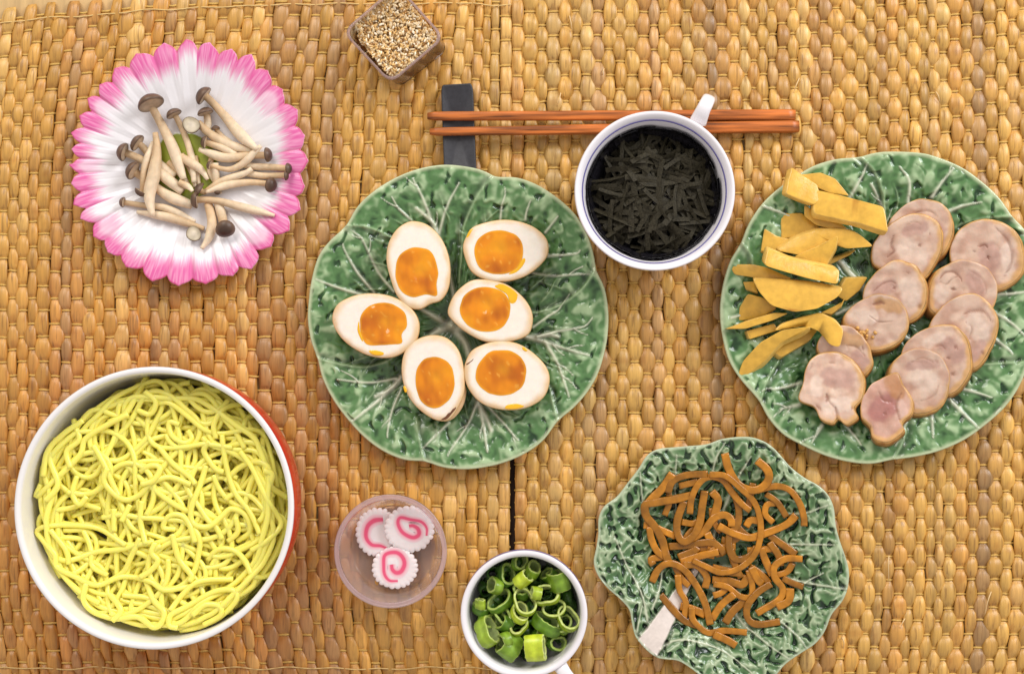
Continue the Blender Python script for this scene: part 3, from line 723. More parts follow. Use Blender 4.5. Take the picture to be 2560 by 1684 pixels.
X = pc[0] + S[:, None] * Rr * np.cos(T); Y = pc[1] + S[:, None] * Rr * np.sin(T)
ridge = (1 - u_ ** 2)[None, :] * sst(0.5, 0.95, S)[:, None]
Z = PZW + (PZR - PZW) * sst(0.42, 1.0, S)[:, None] + 3.6 * ridge - 3.5 * bkE[idx][None, :] * sst(0.7, 1, S)[:, None]
gro = np.exp(-((1 - np.abs(u_)) / 0.16) ** 2)[None, :] * sst(0.55, 0.9, S)[:, None]
Z = Z - 2.5 * gro
streak = perlin(T[None, :] * 58, S[:, None] * 5, 31) + 0.7 * perlin(T[None, :] * 120, S[:, None] * 7, 32)
ilen = np.random.default_rng(3).normal(0, 0.03, 200)[idx][None, :]
sharp = perlin(T[None, :] * 75, S[:, None] * 2.2, 36)
t = sst(0.765, 0.915, S[:, None] + 0.048 * streak + 0.042 * sharp + ilen * 1.3 + 0.03 * ridge)
white = np.array([0.80, 0.78, 0.80]); pink = np.array([0.69, 0.125, 0.35]); mag = np.array([0.58, 0.045, 0.17])
pinkv = mixc(pink, np.array([0.82, 0.36, 0.55]), np.clip(0.35 + 1.1 * streak, 0, 1) * 0.8)
C = white * (1 - t[..., None]) + pinkv * t[..., None]
bb = (np.repeat(bkE[idx][None, :], len(S), 0) * sst(0.72, 0.86, S)[:, None] * sst(0.97, 0.9, S)[:, None])[..., None] * 0.6
C = C * (1 - bb) + np.array([0.82, 0.70, 0.76]) * bb
em = np.clip(gro * 0.32 * (0.6 + streak) + sst(0.98, 1.0, S)[:, None] * 0.8 * (perlin(T * 9, T * 0 + .5, 34)[None, :] > -0.15), 0, 1) * sst(0.72, 0.9, S)[:, None]
C = C * (1 - em[..., None]) + mag * em[..., None]
gc = tw([(945, 860)], R1, PZW)[0]
gd = np.hypot(X - gc[0], Y - gc[1]); gg = sst(88, 84, gd + 3 * perlin(X / 15, Y / 15, 35))
green = mixc(np.array([0.46, 0.52, 0.06]), np.array([0.24, 0.30, 0.03]), sst(0, 88, gd) * 0.6)
C = C * (1 - gg[..., None]) + green * gg[..., None]
Z = Z + 1.5 * gg
lo, lc = [], []
for s, z in ((1.004, -3), (1.0, -7), (0.97, -10)):
    lo.append(np.stack([pc[0] + s * Rr * np.cos(T), pc[1] + s * Rr * np.sin(T), Z[-1] + z], -1)); lc.append(np.tile([0.80, 0.62, 0.70], (NT, 1)))
for s, z in ((0.6, PZW - 8), (0.58, MT + 0.5), (0.54, MT + 0.5), (0.5, PZW - 8), (0.0, PZW - 8)):
    lo.append(np.stack([pc[0] + s * tr.mean() * np.cos(T), pc[1] + s * tr.mean() * np.sin(T), np.full(NT, z)], -1)); lc.append(np.tile(white, (NT, 1)))
V = np.concatenate([np.stack([X, Y, Z], -1).reshape(-1, 3)] + lo)
fp = mk("flower_plate", V, [gridf(len(S) + len(lo), NT, cv=True), np.arange(NT)[::-1][None, :]], M_pinkw, None, np.array([pc[0], pc[1], MT]), col=np.concatenate([C.reshape(-1, 3)] + lc))
tag(fp, "white flower plate with pink petal edge and green centre, under the pile of mushrooms", "plate")


# ------------------------------------------------------------------ things laid in a heap
class Heap:
    def __init__(self, x0, y0, x1, y1, base, res=3.0):
        self.x0, self.y0, self.res = x0, y0, res
        self.nx = int((x1 - x0) / res) + 1; self.ny = int((y1 - y0) / res) + 1
        gx = x0 + np.arange(self.nx) * res; gy = y0 + np.arange(self.ny) * res
        GX, GY = np.meshgrid(gx, gy, indexing='ij')
        self.h = base(GX, GY) if callable(base) else np.full((self.nx, self.ny), float(base))

    def ij(self, x, y):
        return (np.clip(((x - self.x0) / self.res).round().astype(int), 0, self.nx - 1), np.clip(((y - self.y0) / self.res).round().astype(int), 0, self.ny - 1))

    def at(self, x, y):
        i, j = self.ij(np.asarray(x, float), np.asarray(y, float)); return self.h[i, j]

    def drape(self, xy, a, b, stiff, sink=0.35):
        """z of the axis of a flexible piece (half width a, half height b) laid along xy"""
        x, y = xy[:, 0], xy[:, 1]
        t = np.gradient(xy, axis=0); t /= np.linalg.norm(t, axis=1)[:, None] + 1e-9
        nx, ny = -t[:, 1], t[:, 0]
        h = np.maximum(self.at(x, y), 0.5 * (self.at(x + nx * a * .7, y + ny * a * .7) + self.at(x - nx * a * .7, y - ny * a * .7)))
        z = gsm(h, stiff)
        z = np.maximum(z, h - b * sink)
        z = gsm(z, max(1.0, stiff * 0.4))
        return z + b

    def stamp(self, xy, z, a):
        a = np.zeros(len(xy)) + a
        for (x, y), zz, r in zip(xy, z, a):
            k = int(max(1, round(r / self.res)))
            i = int(round((x - self.x0) / self.res)); j = int(round((y - self.y0) / self.res))
            i0, i1, j0, j1 = max(0, i - k), min(self.nx, i + k + 1), max(0, j - k), min(self.ny, j + k + 1)
            if i0 < i1 and j0 < j1:
                s = self.h[i0:i1, j0:j1]; np.maximum(s, zz, out=s)


def basis(ax):
    ax = np.asarray(ax, float); ax = ax / np.linalg.norm(ax)
    h = np.array([0, 0, 1.0]) if abs(ax[2]) < 0.9 else np.array([1.0, 0, 0])
    e1 = np.cross(h, ax); e1 /= np.linalg.norm(e1); e2 = np.cross(ax, e1)
    return e1, e2, ax


# ------------------------------------------------------------------ mushrooms
# (cap centre or None, cap radius, cap elevation deg, stem points, stem half widths, label)   zoom coordinates of region 1
MUSH = [
    (None, 0, 0, [(930, 790), (985, 890), (1000, 960)], [14, 17, 10], "grey stem low in the pile beside the short pale branch"),
    (None, 0, 0, [(860, 830), (930, 900), (965, 955)], [16, 18, 12], "low broken stem lying between the left caps and the green centre"),
    (None, 0, 0, [(1085, 800), (1075, 880), (1100, 930)], [14, 17, 12], "low upright stem in the shade right of the green centre"),
    (None, 0, 0, [(1000, 800), (1010, 880), (1022, 955)], [14, 16, 9], "thin pale stem lying lowest over the plate's green centre"),
    ((1110, 657), 22, 0, [(1112, 668), (1140, 700), (1185, 730)], [13, 15, 12], "tiny dark mushroom mostly hidden under the two long stems at upper right"),
    ((1120, 995), 16, 10, [(1120, 990), (1110, 930), (1105, 840)], [16, 22, 20], "hidden mushroom with grey stem standing behind the crossed stems right of centre"),
    ((700, 730), 43, 0, [(728, 752), (770, 800), (850, 870), (900, 905)], [18, 22, 25, 15], "second cap from the top of the three left caps, partly behind upright stem"),
    ((625, 780), 47, 0, [(652, 788), (740, 830), (840, 905), (940, 985)], [20, 24, 32, 22], "large round brown cap farthest left, stem running to lower right"),
    ((675, 874), 48, -4, [(700, 890), (760, 930), (860, 1005), (985, 1055)], [22, 24, 34, 20], "lowest of the three big left caps, thick stem disappearing under the centre"),
    ((1055, 572), 38, 0, [(1060, 590), (1065, 625), (1062, 665)], [18, 20, 18], "small cap tucked under the big cap at upper right, short stem"),
    ((890, 580), 40, 0, [(905, 605), (945, 690), (985, 810), (1000, 940)], [15, 17, 20, 12], "slim mushroom with small brown cap, second from the left along the top"),
    ((985, 645), 42, -78, [(1018, 632), (1090, 695), (1180, 745), (1300, 775)], [19, 24, 26, 16], "mushroom turned over to show its pale grey gills near the top centre"),
    ((1048, 730), 30, 0, [(1068, 735), (1140, 760), (1215, 795)], [17, 19, 14], "small dark cap just right of the green centre, stem pointing right"),
    ((1490, 868), 28, 10, [(1470, 870), (1400, 862), (1300, 855), (1215, 840)], [17, 18, 18, 13], "narrow dark cap at the far right edge of the pile, upper of two parallel stems"),
    ((1477, 905), 24, 0, [(1465, 907), (1350, 905), (1260, 890), (1190, 900)], [15, 17, 17, 10], "lower of two parallel stems at the far right, cap seen edge on"),
    ((1385, 797), 37, 5, [(1362, 800), (1280, 800), (1160, 812), (1025, 770)], [18, 24, 27, 9], "round dark cap at right ending a thick pale curved stem"),
    ((1020, 972), 36, 20, [(1052, 985), (1140, 932), (1260, 895), (1300, 870)], [14, 19, 18, 12], "small dark cap low in the middle, stem rising to the right"),
    ((1400, 955), 34, 45, [(1372, 945), (1280, 938), (1180, 950), (1062, 992)], [15, 21, 22, 6], "round dark brown cap at lower right with a smooth pale tapering stem"),
    ((1075, 848), 23, 0, [(1095, 856), (1180, 872), (1260, 838), (1345, 752)], [12, 18, 22, 10], "curved pale stem with a yellow tip bending up at the right of the pile"),
    ((1040, 485), 52, 8, [(1075, 510), (1150, 590), (1235, 690), (1330, 775)], [20, 27, 34, 10], "biggest stout mushroom at upper right with a ring crease on its stem"),
    ((722, 995), 33, -5, [(735, 975), (750, 860), (788, 730)], [16, 20, 12], "mushroom with its cap hanging down, left of the upright pale stem"),
    ((627, 1040), 27, 0, [(645, 1043), (730, 1055), (850, 1070), (1000, 1138)], [14, 19, 22, 7], "thin mushroom at lower left with a tiny flat cap"),
    ((998, 1205), 37, -80, [(1048, 1176), (960, 1148), (850, 1115), (702, 1090)], [11, 22, 25, 8], "upturned little cap with pale gills at the bottom of the pile"),
    (None, 0, 0, [(880, 780), (950, 820), (1030, 870), (1070, 925)], [12, 24, 24, 8], "short pale branch split from the long top left stem"),
    (None, 0, 0, [(925, 940), (975, 965), (1000, 990)], [16, 18, 8], "short broken stem end beside the lower green patch"),
    ((770, 520), 64, -12, [(780, 548), (840, 660), (895, 770), (950, 925)], [21, 28, 32, 14], "largest brown cap at top left with the longest pale stem"),
    (None, 0, 0, [(802, 685), (812, 780), (800, 900), (776, 1010), (792, 1115)], [13, 24, 36, 32, 12], "upright capless pale stem standing across the left caps"),
    ((1160, 1180), 46, 60, [(1152, 1155), (1140, 1110), (1120, 1040)], [22, 25, 24], "shiny dark oval cap at the bottom right seen from above"),
    (None, 0, 0, [(1068, 1045), (1090, 1140), (1075, 1225), (1040, 1282)], [22, 25, 25, 8], "bent pale stem curving down to the bottom edge of the pile"),
    ((1000, 1030), 39, 5, [(1025, 1028), (1120, 1035), (1240, 1065), (1418, 1112)], [17, 22, 24, 7], "long mushroom at lower centre with its stem reaching the pink right rim"),
]
mc = pc
MH = Heap(mc[0] - 320, mc[1] - 320, mc[0] + 320, mc[1] + 320, lambda x, y: PZW + 2 + (PZR - PZW + 4) * sst(0.42, 1.0, np.hypot(x - mc[0], y - mc[1]) / tr.mean()))
for mi, (cc, cr, el, st, wd, lab) in enumerate(MUSH):
    rm = np.random.default_rng(300 + mi)
    zz0 = PZW + 22
    if cc is not None and abs(el) < 60:
        st = [(0.75 * cc[0] + 0.25 * st[0][0], 0.75 * cc[1] + 0.25 * st[0][1])] + list(st); wd = [wd[0]] + list(wd)
    sp = spline(tw(st, R1, zz0), 26)[:, :2]
    wds = np.interp(np.linspace(0, 1, 26), np.linspace(0, 1, len(wd)), wd) / R1[2] * 1.0
    wds = gsm(wds, 2)
    z = MH.drape(sp, wds.mean(), wds.mean(), 6, 0.5)
    if cc is not None:
        R = cr / R1[2] * 1.0
        z[:8] = np.maximum(z[:8], PZW + R * 0.75 - np.arange(8) * 3)
        z = gsm(z, 2)
    path = np.column_stack([sp, z])
    V, F = tube(path, wds, wds * 0.92, 12)
    org = np.array([*sp.mean(0), PZW + 1])
    rt = root("mushroom", org); tag(rt, lab, "mushroom", "shimeji mushrooms on the flower plate")
    k = np.repeat(np.linspace(0, 1, 26), 12)
    base = np.array([0.60, 0.42, 0.24]) * rm.uniform(0.92, 1.08); endc = np.array([0.76, 0.62, 0.44])
    C = mixc(base, endc, sst(0.1, 0.9, k)) * (1 + 0.1 * perlin(V[:, 0] / 9, V[:, 1] / 9, 130 + mi))[:, None]
    if cc is None: C = np.clip(C * 1.06, 0, 1)
    mk("stem", V, F, M_stem, rt, org, col=C)
    MH.stamp(sp, z + wds * 0.8, wds * 0.7)
    if cc is not None:
        d = sp[0] - sp[2]; d = d / np.linalg.norm(d)
        e = R_(el)
        if el <= -70:
            d = P(*tp([cc], R1)[0], zz0)[:2] - sp[0]; d = d / (np.linalg.norm(d) + 1e-6)
        ax = np.array([d[0] * math.cos(e), d[1] * math.cos(e), math.sin(e)])
        e1, e2, ax = basis(ax)
        cz = max(MH.at(*sp[0]) + R * 0.5, z[0] + (3 if el > -60 else 4), PZW + R * (0.95 if abs(el) < 40 else 0.55))
        ccw = P(*tp([cc], R1)[0], cz); R *= 1.06
        prof = [(0.0, 0.62), (0.25, 0.60), (0.5, 0.52), (0.72, 0.38), (0.88, 0.2), (0.98, 0.02), (1.0, -0.1), (0.97, -0.19), (0.88, -0.2), (0.7, -0.12), (0.45, -0.1), (0.22, -0.14), (0.0, -0.14)]
        off = -0.18 if abs(el) < 60 else 0.0
        n_ = 22; th = np.arange(n_) / n_ * 2 * np.pi
        wob = 1 + 0.05 * np.sin(2 * th + rm.uniform(0, 6)) + 0.03 * np.sin(3 * th + rm.uniform(0, 6))
        V = np.concatenate([ccw + R * ((h + off) * ax + r_ * wob[:, None] * (np.cos(th)[:, None] * e1 + np.sin(th)[:, None] * e2)) for r_, h in prof])
        dk = np.array([0.060, 0.034, 0.022]) * rm.uniform(0.85, 1.3); lt = np.array([0.17, 0.10, 0.062]); un = np.array([0.50, 0.38, 0.26])
        cl = [dk, dk, dk * 1.1, mixc(dk, lt, 0.3), mixc(dk, lt, 0.6), mixc(dk, lt, 0.8), lt * 0.6, lt * 0.7, mixc(lt, un, 0.5), un, un, un * 1.05, un]
        if el <= -70: cl[8:] = [np.array([0.36, 0.30, 0.20]), np.array([0.50, 0.43, 0.31]), np.array([0.58, 0.50, 0.37]), np.array([0.62, 0.54, 0.42]), np.array([0.62, 0.54, 0.42])]
        C = np.repeat(np.array(cl), n_, 0)
        mk("cap", V, gridf(len(prof), n_, cv=True), M_cap, rt, org, col=C)
        MH.stamp(np.array([ccw[:2]]), np.array([cz + R * 0.3]), R * 0.8)


# ------------------------------------------------------------------ bamboo shoots
BAM = [
    # outline (region 4 zoom), z, tilt gx, gy (image axes), tone, label
    ([(330, 330), (430, 328), (520, 400), (440, 440), (335, 450)], 66, 0, 0, 0.72, "dull orange bamboo slice lying lowest, behind the long curved one"),
    ([(540, 560), (690, 505), (660, 530), (560, 578)], 66, 0, 0.1, 0.62, "dark sliver of bamboo shoot at the right under the curved slice"),
    ([(640, 640), (745, 636), (705, 700), (640, 752), (590, 720)], 62, 0, 0, 0.72, "shaded bamboo slice pointing right towards the chicken"),
    ([(430, 145), (520, 135), (590, 165), (655, 250), (560, 235), (490, 200)], 88, 0.05, 0.1, 0.82, "rounded bamboo slice at the very top, behind two blocks"),
    ([(385, 108), (420, 135), (505, 192), (520, 250), (490, 292), (420, 268), (352, 238), (365, 175)], 106, -0.1, 0.2, 1.0, "upright bamboo block at the top left reaching over the plate rim"),
    ([(440, 290), (500, 330), (600, 370), (648, 402), (560, 402), (500, 388), (440, 345)], 84, 0, -0.1, 0.95, "bamboo slice under the long top block, sloping to lower right"),
    ([(500, 215), (620, 243), (822, 300), (838, 425), (700, 378), (486, 332), (488, 270)], 116, 0.05, 0.15, 1.02, "long bamboo block at the top right with a brown mark on its edge"),
    ([(250, 403), (310, 438), (385, 455), (340, 510), (232, 512)], 72, -0.1, 0, 0.92, "short bamboo piece at left, above the pale edged slab"),
    ([(310, 508), (400, 447), (510, 405), (640, 405), (700, 430), (768, 492), (640, 502), (560, 470), (440, 535)], 92, 0.1, 0.15, 0.95, "long curved bamboo slice pointing right above the middle"),
    ([(395, 535), (500, 488), (598, 438), (592, 490), (548, 578), (450, 560)], 106, 0.1, -0.2, 1.0, "pointed triangular bamboo slice leaning on the curved one"),
    ([(85, 572), (200, 574), (265, 590), (380, 645), (250, 645), (110, 622)], 84, 0.15, 0.1, 0.95, "bamboo slice pointing to the left plate rim"),
    ([(270, 500), (380, 548), (480, 570), (614, 598), (602, 672), (450, 642), (330, 607), (248, 582)], 124, -0.1, 0.25, 1.06, "thick pale edged bamboo slab lying across the middle"),
    ([(148, 658), (205, 655), (220, 712), (162, 692)], 74, 0, 0, 0.85, "small bamboo corner showing at left under the slab"),
    ([(172, 714), (250, 735), (310, 785), (225, 832), (130, 842), (135, 778)], 76, 0.1, -0.15, 0.88, "rounded bamboo slice at left, in shade below the half moon"),
    ([(520, 805), (625, 752), (636, 735), (622, 770), (570, 812)], 84, 0, 0, 0.8, "thin bamboo edge below the half moon slice"),
    ([(195, 640), (350, 645), (500, 660), (632, 686), (600, 732), (500, 788), (392, 804), (280, 772), (222, 702)], 116, 0.0, 0.2, 1.0, "half moon bamboo slice with a brown stain on its lower edge"),
    ([(165, 893), (300, 856), (315, 890), (180, 932)], 80, 0, 0, 0.95, "short bamboo stick poking out at lower left"),
    ([(68, 882), (180, 840), (300, 805), (365, 808), (290, 842), (160, 882)], 98, 0.05, -0.1, 1.0, "needle thin bamboo slice pointing at the left rim"),
    ([(520, 868), (470, 935), (330, 1018), (290, 992), (400, 905)], 70, 0, 0.1, 0.95, "pale bamboo slice under the lowest long one"),
    ([(296, 892), (330, 858), (420, 828), (520, 805), (590, 838), (628, 890), (606, 972), (560, 960), (515, 895), (440, 866), (360, 880)], 108, 0.05, 0.15, 0.97, "bamboo slice curling over like a hook onto the chicken"),
    ([(466, 870), (420, 905), (330, 945), (250, 1040), (150, 1122), (130, 1098), (150, 1035), (230, 945), (330, 888)], 96, 0.05, -0.3, 1.0, "lowest bamboo slice, a long blade pointing down left"),
]


def slab(outw, z0, th, gx, gy, bev=2.2, sh=(0, 0)):
    c = outw.mean(0); n_ = len(outw)

    def ring(k, dz):
        q = outw.copy()
        d = q[:, :2] - c[:2]; L = np.linalg.norm(d, axis=1)[:, None] + 1e-6
        q[:, :2] = q[:, :2] - d / L * k
        k2 = min(1.0, max(0.0, -dz / th)); q[:, 0] += sh[0] * k2; q[:, 1] += sh[1] * k2
        q[:, 2] = z0 + dz + gx * (q[:, 0] - c[0]) - gy * (q[:, 1] - c[1])
        return q
    rows = [ring(bev + 2.5, 0.3), ring(bev, 0), ring(bev * 0.3, -bev * 0.35), ring(0, -bev), ring(0, -th + bev), ring(bev, -th)]
    V = np.concatenate(rows)
    F = [gridf(6, n_, cv=True), np.arange(n_)[None, :], (np.arange(n_)[::-1] + 5 * n_)[None, :]]
    return V, F


def orient(w_):
    a = np.sum(w_[:, 0] * np.roll(w_[:, 1], -1) - np.roll(w_[:, 0], -1) * w_[:, 1])
    return w_ if a > 0 else w_[::-1].copy()


for bi, (ol, z0, gx, gy, tone, lab) in enumerate(BAM):
    pts = tw(ol, R4, z0)
    # keep cut corners fairly sharp: dense linear resample then light smoothing
    lin = np.concatenate([pts, pts[:1]]); s = np.concatenate([[0], np.cumsum(np.linalg.norm(np.diff(lin, axis=0), axis=1))])
    tt = np.linspace(0, s[-1], 61)[:-1]; q = np.stack([np.interp(tt, s, lin[:, i]) for i in range(3)], 1)
    q = 0.5 * q + 0.25 * (np.roll(q, 1, 0) + np.roll(q, -1, 0))
    q = orient(q)
    rb = np.random.default_rng(900 + bi); sh = {4: (-10, -2), 6: (-5, -9), 11: (-6, 11), 15: (0, 5), 20: (7, -8), 9: (4, -8), 8: (-4, 8)}.get(bi, (rb.uniform(-7, 3), rb.uniform(-8, 6)))
    V, F = slab(q, z0, 16, gx, gy, 1.4, sh)
    V[:, 2] += 1.2 * perlin(V[:, 0] / 18, V[:, 1] / 18, 150 + bi)
    org = np.array([*q.mean(0)[:2], z0 - 15])
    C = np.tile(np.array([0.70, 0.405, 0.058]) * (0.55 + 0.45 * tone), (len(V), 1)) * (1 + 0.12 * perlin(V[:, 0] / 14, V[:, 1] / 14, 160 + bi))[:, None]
    n_ = len(q); C[n_ * 2:n_ * 5] = np.array([0.78, 0.50, 0.12]) * (0.6 + 0.4 * tone)
    if bi in (6, 15):
        sp_ = tw([(680, 285)] if bi == 6 else [(385, 785)], R4, z0)[0]
        d = np.hypot(V[:, 0] - sp_[0], (V[:, 1] - sp_[1]) * 1.3); k = sst(26, 4, d + 8 * perlin(V[:, 0] / 8, V[:, 1] / 8, 5))[:, None] * 0.75
        C = C * (1 - k) + np.array([0.34, 0.12, 0.01]) * k
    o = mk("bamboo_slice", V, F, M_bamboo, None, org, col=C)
    tag(o, lab, "bamboo shoot", "bamboo shoot slices on the right plate")


# ------------------------------------------------------------------ chicken roll slices
CHK = [
    ([(840, 380), (900, 300), (970, 265), (1060, 268), (1120, 310), (1150, 390), (1140, 460), (1090, 540), (1000, 560), (900, 520), (840, 450)], 1, "chicken roll slice at the top of the left row, mostly covered by the next"),
    ([(850, 380), (920, 340), (1000, 335), (1070, 375), (1098, 450), (1085, 540), (1030, 635), (960, 650), (880, 620), (800, 592), (766, 545), (770, 480), (810, 420)], 1, "pale wide chicken roll slice, second in the left row, with a curled crease"),
    ([(735, 670), (800, 590), (870, 555), (950, 575), (1005, 640), (1025, 720), (1010, 800), (950, 850), (860, 850), (760, 810), (720, 745)], 1, "chicken roll slice third in the left row, notched at its lower right"),
    ([(630, 860), (650, 790), (715, 738), (800, 713), (890, 745), (935, 820), (930, 900), (880, 960), (780, 992), (690, 950)], 1, "chicken roll slice sprinkled with golden crumbs, fourth in the left row"),
    ([(505, 950), (560, 880), (640, 865), (720, 920), (770, 1020), (755, 1080), (710, 1112), (600, 1080), (520, 1010)], 1, "small chicken slice under the hooked bamboo, fifth in the left row"),
    ([(440, 1080), (470, 1022), (540, 993), (620, 1000), (690, 1060), (722, 1130), (717, 1215), (678, 1262), (692, 1310), (640, 1342), (597, 1312), (570, 1338), (512, 1312), (484, 1258), (408, 1222), (425, 1150)], 0, "pale ragged chicken slice with lobed lower edge at the near end of the left row"),
    ([(1140, 548), (1150, 450), (1200, 390), (1290, 358), (1390, 385), (1460, 450), (1488, 540), (1480, 620), (1400, 692), (1300, 700), (1200, 640)], 2, "large browned chicken slice at the top of the right row, by the plate edge"),
    ([(1040, 730), (1050, 650), (1090, 590), (1180, 552), (1270, 570), (1330, 620), (1363, 700), (1340, 790), (1260, 830), (1150, 840), (1060, 800)], 2, "chicken roll slice with a dark centre eye, second in the right row"),
    ([(1035, 880), (1090, 780), (1170, 722), (1250, 715), (1330, 780), (1362, 860), (1340, 960), (1300, 1040), (1240, 1078), (1150, 1040), (1070, 970)], 2, "chicken roll slice with an inner swirl, third in the right row"),
    ([(905, 995), (960, 910), (1060, 865), (1150, 870), (1210, 930), (1234, 1020), (1230, 1100), (1180, 1180), (1120, 1202), (1020, 1150), (930, 1080)], 2, "narrow looking chicken slice fourth in the right row"),
    ([(845, 1085), (900, 1000), (980, 973), (1070, 1000), (1122, 1070), (1132, 1160), (1110, 1240), (1040, 1287), (950, 1282), (870, 1200)], 2, "smooth round chicken slice with pale centre, fifth in the right row"),
    ([(760, 1140), (835, 1100), (880, 1088), (905, 1140), (935, 1185), (960, 1235), (950, 1290), (902, 1330), (912, 1372), (830, 1427), (762, 1402), (750, 1350), (705, 1300), (710, 1220), (728, 1180)], 0, "dark pink torn chicken slice at the near end of the right row"),
]
DKM = (0.50, 0.30, 0.245); PLM = (0.76, 0.60, 0.49); BRN = (0.50, 0.27, 0.10)
CRK = {0: [([(960, 330), (1030, 320), (1070, 350)], 2.0, 0.7), ([(1060, 380), (1080, 400)], 2.5, 0.8)],
       1: [([(868, 435), (858, 480), (872, 510), (845, 535)], 2.6, 0.9), ([(930, 385), (960, 372), (990, 385)], 1.6, 0.5), ([(985, 478), (992, 490)], 2.8, 0.8), ([(1030, 430), (1038, 434)], 2.2, 0.8)],
       2: [([(775, 700), (810, 670), (850, 655), (880, 668)], 2.0, 0.7), ([(865, 690), (875, 686)], 3.0, 0.9), ([(925, 615), (940, 618)], 1.5, 0.6), ([(985, 770), (1000, 780)], 3.5, 0.9)],
       3: [([(770, 765), (800, 757), (815, 762)], 4.5, 1.0), ([(750, 820), (800, 850), (860, 845)], 1.8, 0.5)],
       4: [([(640, 960), (690, 970), (730, 1010)], 2.0, 0.6), ([(715, 965), (722, 985)], 2.2, 0.8)],
       5: [([(548, 1195), (553, 1218), (545, 1228)], 4.5, 1.0), ([(500, 1250), (520, 1265)], 3.0, 0.9), ([(590, 1255), (600, 1300), (596, 1320)], 3.0, 0.9), ([(555, 1225), (580, 1250), (590, 1262)], 2.0, 0.7), ([(480, 1040), (470, 1075)], 2.2, 0.5), ([(560, 1045), (600, 1040)], 1.6, 0.6), ([(660, 1265), (690, 1255)], 2.2, 0.8)],
       6: [([(1270, 490), (1300, 482), (1312, 492)], 2.6, 1.0), ([(1318, 535), (1322, 548)], 3.2, 0.9), ([(1345, 400), (1410, 470), (1430, 560), (1395, 640)], 2.6, 0.7), ([(1250, 510), (1258, 516)], 2.0, 0.7)],
       7: [([(1090, 655), (1105, 618), (1150, 610), (1185, 640), (1190, 655)], 2.2, 0.9), ([(1090, 655), (1120, 668), (1150, 640), (1175, 632)], 1.8, 0.6), ([(1145, 690), (1160, 695)], 4.0, 1.0), ([(1220, 600), (1290, 650), (1310, 720)], 2.0, 0.4)],
       8: [([(1195, 815), (1230, 800), (1290, 800), (1330, 850)], 2.6, 0.7), ([(1210, 850), (1240, 880), (1230, 930)], 2.0, 0.6), ([(1290, 990), (1300, 1000)], 3.0, 0.7)],
       9: [([(1060, 965), (1090, 960), (1110, 975)], 2.0, 0.6), ([(1120, 1020), (1135, 1025)], 2.0, 0.8), ([(1150, 965), (1165, 975)], 3.0, 0.9), ([(1150, 1095), (1158, 1100)], 4.5, 0.8)],
       10: [([(950, 1040), (1000, 1020), (1050, 1040)], 1.6, 0.4), ([(1060, 1035), (1075, 1040)], 1.8, 0.6), ([(1080, 1150), (1060, 1200), (1000, 1225)], 1.8, 0.45)],
       11: [([(800, 1180), (815, 1220), (860, 1230)], 2.2, 0.7), ([(905, 1190), (880, 1250), (900, 1320)], 3.0, 0.8), ([(820, 1285), (832, 1290)], 3.0, 0.8), ([(730, 1345), (770, 1350)], 2.4, 0.7)]}
PAT = {0: [([(1030, 390), (1080, 410)], 22, DKM)], 1: [([(930, 500), (980, 540)], 34, PLM), ([(930, 420), (1000, 400)], 18, DKM)], 2: [([(800, 690), (850, 680)], 24, DKM), ([(930, 680), (950, 740)], 26, PLM)], 3: [([(700, 820), (760, 830)], 22, PLM), ([(800, 760), (880, 780)], 20, BRN), ([(660, 900), (740, 940)], 26, BRN)],
       4: [([(600, 920), (690, 940)], 20, BRN), ([(690, 1010), (730, 1040)], 16, DKM)], 5: [([(560, 1110), (640, 1120)], 30, DKM), ([(500, 1130), (500, 1180)], 18, PLM), ([(560, 1250), (640, 1240)], 24, PLM)], 6: [([(1320, 520), (1330, 560)], 34, DKM), ([(1400, 500), (1420, 600)], 18, PLM)], 7: [([(1240, 640), (1270, 700)], 24, DKM), ([(1080, 700), (1100, 730)], 20, PLM)],
       8: [([(1250, 840), (1280, 900)], 26, PLM), ([(1290, 960), (1270, 1020)], 18, DKM)], 9: [([(1120, 960), (1170, 1010)], 26, DKM), ([(1080, 920), (1030, 950)], 18, PLM)], 10: [([(990, 1100), (1030, 1130)], 32, PLM), ([(940, 1060), (1060, 1050)], 14, DKM)], 11: [([(800, 1270), (840, 1240)], 36, (0.42, 0.19, 0.17)), ([(860, 1130), (890, 1180)], 26, BRN), ([(900, 1240), (920, 1290)], 14, PLM)]}
CZ = 92.0
